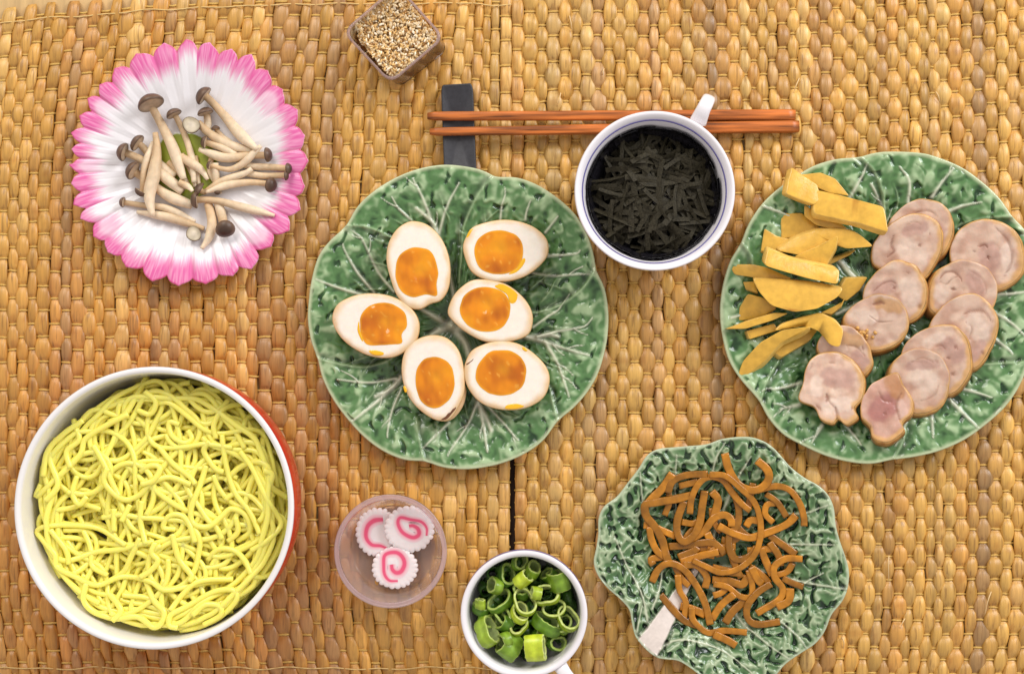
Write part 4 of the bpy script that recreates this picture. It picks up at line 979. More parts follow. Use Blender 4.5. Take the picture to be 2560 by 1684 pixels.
for ci, (ol, row, lab) in enumerate(CHK):
    rm = np.random.default_rng(500 + ci)
    out = orient(spline(tw(ol, R4, CZ), 84, True)); c = out.mean(0)
    wob = gsm(np.tile(rm.normal(0, 1.6, 84), 3), 1.5)[84:168]
    d = out[:, :2] - c[:2]; out[:, :2] += d / np.linalg.norm(d, axis=1)[:, None] * wob[:, None]
    dirn = {0: (0, 0), 1: (-0.5, -0.86), 2: (-0.55, -0.84)}[row]
    g = 0.23 if row else 0.0
    z0 = CZ if row else CZ + 12
    tilt = lambda x, y: z0 - g * (dirn[0] * (x - c[0]) + dirn[1] * (y - c[1])) * 1.0
    th = 30.0; sh_a = -0.9 + rm.normal(0, 0.5); sh_m = rm.uniform(6, 12)
    org = np.array([c[0], c[1], z0 - th])
    rt = root("chicken_slice", org); tag(rt, lab, "chicken", "chicken roll slices on the right plate")
    S = np.concatenate([np.linspace(0.02, 0.86, 22), np.linspace(0.88, 0.965, 5)])
    X = c[0] + S[:, None] * (out[:, 0] - c[0]); Y = c[1] + S[:, None] * (out[:, 1] - c[1])
    th_ = np.arctan2(Y - c[1], X - c[0]); rad = np.hypot(X - c[0], Y - c[1])
    ph0 = rm.uniform(0, 6.28); turn = 30.0 * rm.uniform(0.9, 1.2); sgn = rm.choice([-1, 1])
    sp = (rad + 9 * perlin(X / 30, Y / 30, 170 + ci)) / turn - sgn * (th_ + ph0) / (2 * np.pi)
    fr = np.abs(sp - np.round(sp)) * turn
    soft = np.exp(-(fr / 6.0) ** 2) * sst(0.97, 0.8, S)[:, None] * sst(-0.3, 0.4, perlin(X / 50, Y / 50, 180 + ci))
    seam = 0 * X
    for ln, wd_, k_ in CRK.get(ci, []):
        q = spline(tw(ln, R4, z0), 14); dd, pp = seg_dist(X, Y, q)
        ww = wd_ * (0.45 + 0.9 * np.sin(np.pi * np.clip(pp, 0.05, 0.95))) * (1 + 0.35 * perlin(X / 6, Y / 6, 190 + ci))
        seam = np.maximum(seam, k_ * np.exp(-(dd / ww) ** 2))
    hole = 0 * X
    Z = tilt(X, Y) + 1.6 * perlin(X / 24, Y / 24, 200 + ci) - 2.4 * seam - 0.8 * soft + 2.0 * perlin(X / 60, Y / 60, 205 + ci) - 1.2 * sst(0.93, 0.97, S)[:, None] 
    pk = mixc(np.array([0.67, 0.475, 0.36]), np.array([0.55, 0.345, 0.255]), sst(-0.3, 0.5, perlin(X / 36, Y / 36, 210 + ci)))
    pk = pk * (1 - 0.5 * sst(0.1, 0.6, perlin(X / 30 + 7, Y / 30, 220 + ci))[..., None]) + np.array([0.74, 0.57, 0.45]) * 0.5 * sst(0.1, 0.6, perlin(X / 30 + 7, Y / 30, 220 + ci))[..., None]
    halo = soft[..., None] * 0.32; pk = pk * (1 - halo) + np.array([0.50, 0.29, 0.20]) * halo
    for ln, r_, cl in PAT.get(ci, []):
        q = tw(ln, R4, z0); q = q if len(q) > 1 else np.vstack([q, q + 0.5]); dd, pp = seg_dist(X, Y, q)
        m_ = (sst(r_, r_ * 0.55, dd + 4 * perlin(X / 14, Y / 14, 196 + ci)) * 0.75)[..., None]; pk = pk * (1 - m_) + np.array(cl) * m_
    if ci == 11: pk = pk * np.array([0.88, 0.76, 0.76])
    rimt = sst(0.84, 0.98, S[:, None] + 0.05 * perlin(X / 16, Y / 16, 230 + ci) + 0.09 * np.cos(th_ - sh_a))
    C = pk * (1 - rimt[..., None] * 0.8) + np.array([0.64, 0.36, 0.115]) * rimt[..., None] * 0.8
    C = C * (1 - 0.8 * seam[..., None]) + np.array([0.24, 0.09, 0.05]) * 0.8 * seam[..., None]
    C = C * (1 - 0.75 * hole[..., None]) + np.array([0.22, 0.06, 0.04]) * 0.75 * hole[..., None]
    mk("meat", np.stack([X, Y, Z], -1).reshape(-1, 3), [gridf(len(S), 84, cv=True), np.arange(84)[None, :]], M_meat, rt, org, col=C.reshape(-1, 3))
    rows = []; cc = []
    for s, dz, tcol in ((0.965, -1.2, 0.05), (0.985, -1.8, 0.3), (1.0, -3.2, 0.6), (1.012, -8, 0.9), (1.02, -th + 5, 1.0), (0.97, -th, 1.0), (0.3, -th, 1.0)):
        x = c[0] + s * (out[:, 0] - c[0]); y = c[1] + s * (out[:, 1] - c[1])
        x = x + sh_m * math.cos(sh_a) * min(1, -dz / 18) * (s > .9); y = y + sh_m * math.sin(sh_a) * min(1, -dz / 18) * (s > .9)
        rows.append(np.stack([x, y, tilt(x, y) + dz + (1.6 * perlin(x / 24, y / 24, 200 + ci) if s < 0.99 else 0)], -1))
        cc.append(mixc(np.array([0.64, 0.37, 0.11]), np.array([0.34, 0.135, 0.032]), np.clip(tcol + 0.45 * perlin(x / 18, y / 18, 240 + ci), 0, 1)))
    mk("skin", np.concatenate(rows), [gridf(len(rows), 84, cv=True), (np.arange(84)[::-1] + (len(rows) - 1) * 84)[None, :]], M_skin, rt, org, col=np.concatenate(cc))
    if ci == 3:
        for k in range(26):
            a = rm.uniform(0, 6.28); q = tw([(715 + rm.normal(0, 38), 905 + rm.normal(0, 24) + 0)], R4, CZ)[0]
            rr = rm.uniform(3, 6.5); n_ = 8; tt = np.arange(n_) / n_ * 6.283
            zz = tilt(q[0], q[1]) + 1
            pr = [(0.3, 1.0), (0.85, 0.6), (1.0, 0.0), (0.6, -0.5)]
            jr = rm.uniform(0.7, 1.3, (4, n_))
            V = np.concatenate([np.stack([q[0] + rr * r_ * jr[i] * np.cos(tt), q[1] + rr * r_ * jr[i] * np.sin(tt), np.full(n_, zz + rr * h)], -1) for i, (r_, h) in enumerate(pr)])
            mk("crumb", V, [gridf(4, n_, cv=True), np.arange(n_)[None, :]], M_crumb, rt, org)


# ------------------------------------------------------------------ simmered strips
STR = [
    [(440, 880), (425, 845), (500, 830)], [(510, 565), (540, 480), (535, 420)], [(600, 835), (700, 790), (722, 768)], [(620, 610), (690, 620), (740, 600)], [(810, 415), (850, 470), (830, 560), (820, 600)],
    [(1030, 640), (1060, 600), (1110, 605)], [(600, 380), (680, 360), (720, 350)], [(1200, 612), (1150, 560), (1160, 500), (1215, 488)], [(1150, 430), (1220, 480), (1282, 575)],
    [(1180, 695), (1270, 760), (1345, 815)], [(1180, 740), (1235, 820), (1250, 890)], [(930, 780), (960, 880), (1000, 965)], [(900, 1255), (950, 1180), (1035, 1105)], [(1310, 1030), (1300, 1110), (1225, 1150)],
    [(540, 770), (660, 760), (800, 740), (860, 770), (895, 815)], [(820, 980), (930, 990), (1010, 1010), (1042, 955)], [(1330, 870), (1290, 930), (1205, 955)], [(1265, 968), (1330, 1000), (1392, 1022)], [(820, 905), (900, 925), (1000, 935)],
    [(560, 300), (500, 390), (420, 470), (395, 505)], [(530, 425), (560, 350), (650, 312), (785, 305)], [(380, 630), (440, 640), (530, 680), (585, 705)], [(415, 640), (430, 720), (470, 800), (545, 855)], [(690, 440), (580, 465), (450, 485), (388, 500), (395, 570), (450, 640), (500, 730), (520, 810), (545, 885)],
    [(620, 872), (740, 830), (855, 800)], [(600, 950), (612, 1050), (650, 1120), (640, 1235)], [(490, 1078), (560, 1160), (640, 1240), (725, 1275)], [(830, 1010), (920, 1030), (1000, 1090), (1070, 1090), (1075, 1010), (1050, 920)],
    [(1070, 900), (1110, 980), (1142, 1012)], [(1130, 780), (1170, 880), (1205, 955)], [(960, 430), (990, 530), (980, 630), (930, 700), (930, 790), (970, 850), (1050, 840), (1105, 775)],
    [(640, 745), (760, 680), (830, 590), (900, 570), (940, 600), (942, 645)], [(860, 640), (940, 680), (1060, 715), (1180, 680), (1290, 630), (1352, 568)], [(640, 480), (600, 600), (600, 690), (640, 740), (700, 700), (740, 620), (760, 500), (772, 415)],
    [(820, 1242), (880, 1150), (965, 1075)], [(690, 1158), (700, 1240), (790, 1320), (900, 1310), (1042, 1320)], [(830, 1330), (920, 1370), (972, 1402)], [(1200, 1010), (1110, 1070), (1050, 1150), (1050, 1230), (1110, 1270), (1252, 1250)],
    [(1395, 850), (1290, 850), (1220, 900), (1222, 970), (1272, 1040), (1250, 1110), (1108, 1202)], [(640, 890), (730, 900), (790, 970), (780, 1042)], [(1105, 415), (1220, 385), (1310, 410), (1370, 490), (1400, 580), (1402, 638)],
    [(895, 175), (920, 270), (980, 370), (1060, 410), (1130, 395), (1175, 340), (1165, 280), (1100, 220)], [(680, 565), (690, 460), (740, 360), (810, 325), (890, 350), (950, 430), (1010, 500), (1065, 545)],
    [(800, 310), (900, 320), (1000, 400), (1090, 490), (1130, 600), (1130, 720), (1090, 830), (1000, 910), (880, 940), (780, 900), (700, 862)], [(438, 1002), (480, 920), (550, 880), (640, 920), (720, 1020), (780, 1140), (812, 1275)],
]
sc7 = P(*tp([(860, 880)], R7)[0], 60)
SH = Heap(sc7[0] - 330, sc7[1] - 330, sc7[0] + 330, sc7[1] + 330, lambda x, y: 51 + 42 * sst(0.35, 1.02, np.hypot(x - sc7[0], y - sc7[1]) / 305))
rq = np.random.default_rng(61)
for _ in range(16):
    x, y, h = rq.normal(860, 160), rq.normal(780, 150), rq.uniform(0, 6.28); kk = rq.normal(0, 0.004); q = []
    for s_ in range(5):
        q.append((x, y)); x += 42 * math.cos(h); y += 42 * math.sin(h); h += kk * 42
    STR.insert(0, q)
STL = {0: "thick arching strip at the left end of the tangle, running down to the white stalk", 1: "longest strip, a great loop sweeping round the middle of the tangle", 2: "strip bent like a cane at the top middle of the tangle",
       3: "hook shaped strip poking out highest at the top of the leaf dish", 4: "strip arching out to the right with its tip pointing down", 6: "S shaped strip at the right edge of the tangle", 7: "C shaped strip at the lower right with a straight foot",
       8: "short strip end lying farthest down on the leaf dish", 9: "strip curving to the right along the lower edge of the tangle", 11: "narrow U shaped strip at the upper left of the tangle", 12: "strip lying straight across the middle, rising to the right",
       13: "strip bent like a shepherd's crook in the middle", 18: "straight strip at the lower left crossing the white stalk", 21: "angular strip outlining the left side of the tangle", 24: "strip arching along the upper left edge of the tangle"}
for si, ln in enumerate(STR):
    rm = np.random.default_rng(600 + si)
    zz = 62 + si * 0.9
    L = np.linalg.norm(np.diff(tp(ln, R7), axis=0), axis=1).sum()
    n_ = max(10, int(L / 5)); q = spline(tw(ln, R7, zz), n_)[:, :2]
    a = 8.8 * rm.uniform(0.85, 1.15) * (1 + 0.08 * perlin(np.arange(n_) / 6, np.zeros(n_) + si * 1.7, 9)); b = 4.9 * rm.uniform(0.9, 1.1)
    z = SH.drape(q, 7, b, 5, 0.7)
    SH.stamp(q, z + b * 0.75, 5.5)
    V, F = tube(np.column_stack([q, z]), a, b, 12, 0.36)
    k = 0.32 * perlin(V[:, 0] / 26, V[:, 1] / 26, 250 + si) + 0.15 * perlin(V[:, 0] / 7, V[:, 1] / 7, 251 + si)
    C = np.array([0.43, 0.168, 0.011]) * rm.uniform(0.62, 1.2) * (1 + k)[:, None]
    o = mk("simmered_strip", V, F, M_strip, None, np.array([*q.mean(0), z.min() - b]), col=C)
    k = len(STR) - 1 - si
    tag(o, STL.get(k, "shorter amber simmered strip half buried in the tangle on the small leaf dish"), "strip", "brown simmered strips on the leaf dish")

# ------------------------------------------------------------------ noodle bowl
BZ = 300.0
bc = P(385, 1268, BZ); bR = 354 * (CAM[2] - BZ) / (CAM[2] - 20)
rt = root("noodle_bowl", np.array([bc[0], bc[1], MT])); org = np.array([bc[0], bc[1], MT])
tag(rt, "large round bowl, white inside and bright red outside, heaped with yellow noodles", "bowl")
outer = [(0.985, BZ - 1.5), (0.992, BZ - 8), (0.992, 240), (0.985, 190), (0.965, 140), (0.93, 100), (0.86, 62), (0.74, 38), (0.6, 30), (0.58, MT), (0.5, MT), (0.48, 32), (0.0, 32)]
V, F = lathe([(r * bR, z) for r, z in outer], bc[0], bc[1], 128); mk("red_outside", V, F, M_red, rt, org)
inner = [(0.985, BZ - 1.5), (0.996, BZ + 0.0), (0.99, BZ + 3), (0.975, BZ + 4), (0.955, BZ + 2.0), (0.948, BZ - 6), (0.945, 240), (0.935, 190), (0.91, 140), (0.87, 100), (0.8, 66), (0.6, 46), (0.0, 44)]
V, F = lathe([(r * bR, z) for r, z in inner], bc[0], bc[1], 128); mk("white_inside", V, F[:, ::-1], M_bowlw, rt, org)

NZ = 150.0
nc = P(*tp([(795, 745)], R5)[0], 205); nR = 302.0
NH = Heap(nc[0] - 340, nc[1] - 340, nc[0] + 340, nc[1] + 340, lambda x, y: NZ + 18 * sst(1.0, 0.2, np.hypot(x - nc[0], y - nc[1]) / nR))
HERO = [
    [(1010, 550), (980, 650), (940, 760), (950, 830), (1020, 845), (1080, 800), (1130, 760), (1200, 790), (1220, 870), (1150, 920)], [(470, 450), (520, 540), (560, 640), (590, 700)], [(1030, 430), (1000, 480), (1050, 560), (1095, 582)],
    [(1090, 400), (1110, 560), (1150, 680), (1220, 770), (1275, 880)], [(780, 460), (850, 540), (930, 600), (960, 640)], [(1010, 1010), (1060, 960), (1140, 960), (1200, 1010), (1240, 1080), (1310, 1080), (1370, 980)],
    [(400, 870), (440, 960), (450, 1040), (525, 1085)], [(690, 900), (640, 1000), (600, 1070), (500, 1130)], [(1060, 420), (1050, 350), (1100, 270), (1180, 260), (1210, 310)], [(960, 130), (1010, 180), (1060, 190)],
    [(700, 120), (680, 200), (620, 300), (540, 340)], [(720, 190), (770, 240), (740, 300), (675, 280)], [(210, 640), (190, 700), (280, 620), (400, 500), (430, 420), (540, 350), (640, 300)],
    [(1180, 480), (1240, 560), (1290, 660), (1350, 780), (1370, 840), (1310, 910), (1230, 960)], [(270, 420), (260, 520), (300, 640), (240, 720)], [(360, 330), (400, 420), (340, 480), (360, 560)],
    [(430, 1120), (420, 1200), (470, 1260), (570, 1290), (680, 1280), (760, 1330), (805, 1300), (810, 1250), (760, 1200), (715, 1110)], [(540, 1170), (600, 1250), (560, 1300)],
    [(1130, 1105), (1000, 1120), (900, 1140), (810, 1150), (740, 1110), (600, 1090), (480, 1130), (380, 1090), (290, 1040), (280, 980), (220, 910), (190, 870), (230, 845), (330, 840), (480, 860), (620, 935)],
    [(880, 1330), (840, 1320), (845, 1270), (920, 1230), (1050, 1160), (1150, 1150), (1160, 1200), (1080, 1280), (980, 1330), (880, 1350)], [(950, 1270), (1010, 1220), (1080, 1225), (1085, 1270), (1000, 1320)],
    [(840, 1250), (900, 1170), (980, 1110), (1140, 1100)], [(770, 920), (750, 970), (780, 1010), (740, 1060), (690, 1090)], [(1150, 800), (1160, 870), (1110, 920)], [(880, 350), (830, 340), (840, 400), (900, 440), (940, 420), (920, 380)],
    [(940, 640), (830, 605), (740, 640), (690, 690), (620, 715), (560, 680), (520, 620), (540, 560)], [(860, 860), (800, 850), (830, 795), (890, 790), (930, 830), (960, 920)], [(850, 880), (880, 1000), (940, 1080), (930, 1110)],
    [(690, 580), (740, 550), (790, 560), (760, 620), (700, 640)], [(380, 600), (360, 680), (390, 740), (430, 700)], [(1300, 570), (1340, 590), (1330, 650), (1390, 710)], [(1190, 360), (1200, 320), (1260, 310), (1300, 370), (1330, 450)],
    [(700, 720), (690, 820), (720, 930)], [(640, 740), (600, 820)], [(560, 760), (560, 870)], [(260, 860), (330, 960), (340, 1030)], [(230, 600), (250, 480), (320, 400), (420, 330)], [(1240, 1190), (1320, 1080), (1390, 930)],
]


NOL = {0: "noodle dropping from the upper right and curling into a loop right of the bowl's middle", 3: "long noodle snaking down the right half of the heap", 13: "noodle hooking down beside the right wall of the bowl", 16: "noodle zigzagging along the bottom of the heap",
       18: "very long noodle crossing the whole lower half of the heap from the left wall", 19: "flat oval noodle loop at the bottom right of the heap", 25: "noodle forming a wide wave across the middle of the heap", 26: "noodle curled into a small ring just below the middle"}


def noodle(q, r, stiff, idx, lab=None):
    z = NH.drape(q, r, r, stiff, 0.8)
    NH.stamp(q, z - r * 0.05, r * 1.0)
    V, F = tube(np.column_stack([q, z]), r, r * 0.96, 8)
    o = mk("noodle", V, F, M_noodle, None, np.array([*q.mean(0), z.min() - r]))
    tag(o, lab or "wavy yellow egg noodle strand packed in the heap inside the red bowl", "noodle", "yellow noodles in the red bowl")


rn = np.random.default_rng(77)
for k in range(258):
    L = rn.uniform(300, 720) if k < 185 else rn.uniform(520, 950); n_ = int(L / 6)
    rr = nR * math.sqrt(rn.uniform(0, 1)); a = rn.uniform(0, 6.28)
    x, y = nc[0] + rr * math.cos(a), nc[1] + rr * math.sin(a); h = rn.uniform(0, 6.28); kp = 0.0; pts = []
    lim = nR * 0.985
    for s in range(n_):
        pts.append((x, y))
        kp += (-0.09 if k < 185 else -0.05) * kp + rn.normal(0, 0.0075 if k < 185 else 0.0045)
        dx, dy = x - nc[0], y - nc[1]; d = math.hypot(dx, dy)
        if d > lim * 0.80:
            rad_out = (math.cos(h) * dx + math.sin(h) * dy) / (d + 1e-6)
            cross = dx * math.sin(h) - dy * math.cos(h)
            if rad_out > -0.1: h += (1 if cross > 0 else -1) * 0.22 * (d - lim * 0.80) / (lim * 0.20) * 1.3
        h += kp * 6
        x += 6 * math.cos(h); y += 6 * math.sin(h)
        d = math.hypot(x - nc[0], y - nc[1])
        if d > lim: x = nc[0] + (x - nc[0]) * lim / d; y = nc[1] + (y - nc[1]) * lim / d
    q = spline(np.array(pts)[::2], n_)
    noodle(q, rn.uniform(6.2, 7.0), 5, k)
for k, ln in enumerate(HERO):
    L = np.linalg.norm(np.diff(tp(ln, R5), axis=0), axis=1).sum(); n_ = max(12, int(L / 5))
    q = spline(tw(ln, R5, 222), n_)[:, :2]
    noodle(q, rn.uniform(6.5, 7.4), 5, k, NOL.get(k))


# ------------------------------------------------------------------ nori cup and scallion cup
def cup(name, cpx, cpy, Rpx, zt, prof_o, prof_i, label, line=None):
    c = P(cpx, cpy, zt); R = Rpx * (CAM[2] - zt) / (CAM[2] - 20)
    org = np.array([c[0], c[1], MT]); rt = root(name, org); tag(rt, label, "cup")
    V, F = lathe([(r * R, z) for r, z in prof_o] , c[0], c[1], 112); V2, F2 = lathe([(r * R, z) for r, z in prof_i], c[0], c[1], 112)
    V, F = cat_meshes([(V, F), (V2, F2[:, ::-1])])
    mk("cup_body", V, F, M_white, rt, org)
    return rt, c, R, org


NT_ = 215.0
po = [(0.985, NT_ - 1), (0.995, NT_ - 8), (0.97, 170), (0.92, 120), (0.80, 80), (0.62, 52), (0.50, 44), (0.48, MT + 0.5), (0.42, MT + 0.5), (0.40, 36), (0.0, 36)]
pi_ = [(0.985, NT_ - 1), (1.0, NT_ + 2), (0.985, NT_ + 4), (0.955, NT_ + 2), (0.915, NT_ - 8), (0.875, 190), (0.845, 165), (0.80, 130), (0.70, 85), (0.5, 58), (0.0, 52)]
rtN, cN, RN, orgN = cup("nori_cup", 1636.5, 477, 200.5, NT_, po, pi_, "white teacup with a fine blue line inside its rim, full of dark nori shreds")
rl = [(0.9075, NT_ - 11.0), (0.9005, NT_ - 14.5), (0.8955, NT_ - 14.8), (0.9025, NT_ - 10.4)]
V, F = lathe([(r * RN - 0.8, z + 0.8) for r, z in rl], cN[0], cN[1], 112, closed=True); mk("rim_line", V, F, M_blue, rtN, orgN)
hp = spline(np.concatenate([tw([(1530, 700)], R3, 95), tw([(1560, 640)], R3, 150), tw([(1580, 585)], R3, 195), tw([(1594, 540)], R3, 196), tw([(1606, 520)], R3, 165), tw([(1596, 560)], R3, 110), tw([(1560, 650)], R3, 62)]), 40)
hp = spline(np.concatenate([tw([(1532, 665)], R3, 188), tw([(1558, 605)], R3, 206), tw([(1580, 560)], R3, 203), tw([(1592, 535)], R3, 170), tw([(1580, 560)], R3, 120), tw([(1545, 640)], R3, 78), tw([(1500, 720)], R3, 62)]), 44)
wdt = np.interp(np.linspace(0, 1, 44), [0, 0.15, 0.4, 1], [21, 17, 16, 17])
V, F = tube(hp, wdt, 9, 14, 0.8, up=tuple(np.array([-(hp[6] - hp[0])[1], (hp[6] - hp[0])[0], 0]) / np.linalg.norm((hp[6] - hp[0])[:2])))
V, F = tube(hp, 9, wdt, 14, 0.8, up=tuple(np.array([-(hp[6] - hp[0])[1], (hp[6] - hp[0])[0], 0.0]) / np.linalg.norm((hp[6] - hp[0])[:2])))
mk("handle", V, F, M_white, rtN, orgN)

# nori: a few glossy sheets against the wall, shreds heaped inside
ncn = cN; rn = np.random.default_rng(91)
NOH = Heap(cN[0] - 190, cN[1] - 190, cN[0] + 190, cN[1] + 190, lambda x, y: 118 + 28 * sst(1.0, 0.1, np.hypot(x - cN[0], y - cN[1]) / 150))
for k in range(34):
    a = k / 34 * 6.283 + rn.normal(0, 0.05); wdt = rn.uniform(0.15, 0.22); zt = rn.uniform(172, 188); zb = 62
    aa = np.linspace(a - wdt, a + wdt, 6); zz = np.linspace(zb, zt, 6)
    A, Zz = np.meshgrid(aa, zz, indexing='ij')
    rw = np.interp(Zz, [58, 85, 130, 165, 190, 207], [0.46, 0.66, 0.79, 0.84, 0.87, 0.91]) * RN - 2.5 - rn.uniform(0, 5) - 1.2 * perlin(A * 9, Zz / 20, 260 + k)
    V1 = np.stack([cN[0] + rw * np.cos(A), cN[1] + rw * np.sin(A), Zz + 5 * perlin(A * 12, Zz * 0 + k, 11) * (Zz > zt - 1)], -1).reshape(-1, 3)
    V0 = np.stack([cN[0] + (rw - 1.2) * np.cos(A), cN[1] + (rw - 1.2) * np.sin(A), Zz], -1).reshape(-1, 3)
    ring = np.concatenate([np.arange(0, 36, 6), np.arange(31, 36), np.arange(29, 4, -6), np.arange(4, 0, -1)])
    q = np.stack([ring, np.roll(ring, -1), np.roll(ring, -1) + 36, ring + 36], -1)
    V, F = np.concatenate([V1, V0]), [np.concatenate([gridf(6, 6), gridf(6, 6, flip=True) + 36, q])]
    o = mk("nori_piece", V, F, M_norig, None, np.array([cN[0] + 150 * math.cos(a), cN[1] + 150 * math.sin(a), zb]))
    tag(o, "glossy black piece of nori standing against the inner wall of the white teacup", "nori", "nori pieces round the cup wall")
for k in range(290):
    rr = 147 * rn.uniform(0, 1) ** 0.55; a = rn.uniform(0, 6.283); L = rn.uniform(50, 125); h = rn.uniform(0, 3.1416)
    x, y = cN[0] + rr * math.cos(a), cN[1] + rr * math.sin(a)
    s = np.linspace(-0.5, 0.5, 9) * L; bend = rn.normal(0, 0.0018)
    q = np.stack([x + s * math.cos(h) - bend * s * s * math.sin(h), y + s * math.sin(h) + bend * s * s * math.cos(h)], 1)
    d = np.hypot(q[:, 0] - cN[0], q[:, 1] - cN[1]); ok = d.max()
    if ok > 156:
        q -= (np.array([x, y]) - cN[:2]) / (rr + 1e-6) * (ok - 156) * 1.15
    z = NOH.drape(q, 6, 1.5, 3.0, 0.2) + 1.0 + s / L * rn.normal(0, 9)
    wv = rn.uniform(4.2, 7.6)
    z = np.minimum(z, 196)
    NOH.stamp(q, z + 0.8, wv * 0.7)
    path = np.column_stack([q, z])
    tl = rn.normal(0, 0.45)
    up = np.array([-math.sin(h) * math.sin(tl), math.cos(h) * math.sin(tl), math.cos(tl)])
    V, F = tube(path, wv * (1 + rn.normal(0, 0.06, 9)), 0.8, 6, 0.6, up=up)
    o = mk("nori_shred", V, F, M_nori, None, np.array([*q.mean(0), z.min() - 1]), smooth=False)
    tag(o, "thin matt dark olive shred of nori in the heap filling the white teacup", "nori", "nori shreds in the teacup")

ST_ = 205.0
po = [(0.985, ST_ - 1), (0.995, ST_ - 8), (0.985, 170), (0.96, 120), (0.90, 80), (0.76, 55), (0.62, 44), (0.60, MT + 0.5), (0.54, MT + 0.5), (0.52, 36), (0.0, 36)]
pi_ = [(0.985, ST_ - 1), (1.0, ST_ + 2), (0.985, ST_ + 4), (0.95, ST_ + 4), (0.915, ST_ + 1), (0.895, ST_ - 8), (0.885, 175), (0.875, 140), (0.84, 95), (0.75, 66), (0.6, 52), (0.0, 48)]
rtS, cS, RS, orgS = cup("scallion_cup", 1310, 1534, 157.5, ST_, po, pi_, "small white cup at the bottom edge, blue banded outside and filled with green scallion rings")
V, F = lathe([(0.9965 * RS, ST_ - 12), (1.000 * RS, ST_ - 13), (1.000 * RS, ST_ - 30), (0.993 * RS, ST_ - 31)], cS[0], cS[1], 112); mk("blue_band", V, F, M_blue, rtS, orgS)
hs = spline(np.concatenate([P([1392], [1650], [186]), P([1412], [1680], [204]), P([1432], [1706], [200]), P([1440], [1718], [165]), P([1428], [1702], [120]), P([1398], [1660], [78]), P([1370], [1620], [66])]), 44)
d_ = (hs[6] - hs[0])[:2]; d_ = d_ / np.linalg.norm(d_)
V, F = tube(hs, 8, np.interp(np.linspace(0, 1, 44), [0, .15, .4, 1], [19, 15, 15, 16]), 14, 0.8, up=(-d_[1], d_[0], 0)); mk("handle", V, F, M_white, rtS, orgS)

# scallions: hollow cut rings. (x, y zoom R6; radius, length, axis azimuth deg, elevation deg, tone 0 dark..1 yellow green, z)
SCA = [
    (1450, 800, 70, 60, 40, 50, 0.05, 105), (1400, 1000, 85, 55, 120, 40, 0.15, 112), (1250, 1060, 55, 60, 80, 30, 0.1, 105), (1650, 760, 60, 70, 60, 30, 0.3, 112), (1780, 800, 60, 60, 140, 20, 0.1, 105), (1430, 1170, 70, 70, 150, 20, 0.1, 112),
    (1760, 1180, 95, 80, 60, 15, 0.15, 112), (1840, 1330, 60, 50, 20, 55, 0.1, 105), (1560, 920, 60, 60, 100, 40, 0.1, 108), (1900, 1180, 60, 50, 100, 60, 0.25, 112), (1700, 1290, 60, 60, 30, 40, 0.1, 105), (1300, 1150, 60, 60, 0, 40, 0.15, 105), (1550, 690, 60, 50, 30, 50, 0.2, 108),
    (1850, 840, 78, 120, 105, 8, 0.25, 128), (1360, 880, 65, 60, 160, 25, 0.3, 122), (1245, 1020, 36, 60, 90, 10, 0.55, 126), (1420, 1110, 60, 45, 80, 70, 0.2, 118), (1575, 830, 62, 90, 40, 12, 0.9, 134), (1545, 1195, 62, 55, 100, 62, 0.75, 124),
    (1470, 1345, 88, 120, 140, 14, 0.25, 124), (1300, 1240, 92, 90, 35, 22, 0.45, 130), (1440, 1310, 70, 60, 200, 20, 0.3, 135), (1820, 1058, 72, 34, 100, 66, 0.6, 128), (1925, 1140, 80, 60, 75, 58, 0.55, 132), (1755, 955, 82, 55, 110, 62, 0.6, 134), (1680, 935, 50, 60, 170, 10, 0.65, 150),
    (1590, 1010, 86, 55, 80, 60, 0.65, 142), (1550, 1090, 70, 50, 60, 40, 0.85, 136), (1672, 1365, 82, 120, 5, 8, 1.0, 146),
]
SCL = ["dark scallion ring at the upper left of the cup, below the rim's shade", "dark scallion ring left of the cup's middle, under the square piece", "dark scallion ring at the far left under the small bright tube",
       "green scallion ring just right of the pale tube at the top", "dark scallion ring behind the broad tube at the upper right", "dark scallion ring left of the two stacked rings in the middle", "wide dark green scallion arc right of the middle, below the open rings",
       "small dark scallion ring at the lower right wall, beside the lemon tube", "dark scallion ring below the pale tube near the top", "dark scallion ring behind the open ring at the far right", "dark scallion ring between the lemon tube and the wide dark arc",
       "dark scallion ring behind the big two tone tube at left", "dark scallion ring highest up in the cup, against its upper wall", "broad mid green scallion tube at the upper right of the cup", "stubby squarish green scallion tube at the upper left",
       "small bright green scallion tube at the far left wall", "thin dark scallion ring standing upright left of the middle", "pale yellow green scallion tube near the top of the cup", "open yellow green scallion ring below the middle of the cup", "large dark green scallion tube with a wide mouth at the lower left",
       "big two tone scallion tube with a bright side at the left wall", "green scallion tube lying on the wide mouthed one at lower left", "narrow open scallion ring right of the middle, over its larger neighbour", "open bright scallion ring touching the right wall",
       "large open scallion ring right of the middle, under a bright chip", "bright scallion chip lying on the large open ring", "large open scallion ring in the very middle of the cup", "yellow scallion ring tucked under the central open ring", "fat lemon green scallion tube with a pale cut end at the bottom"]
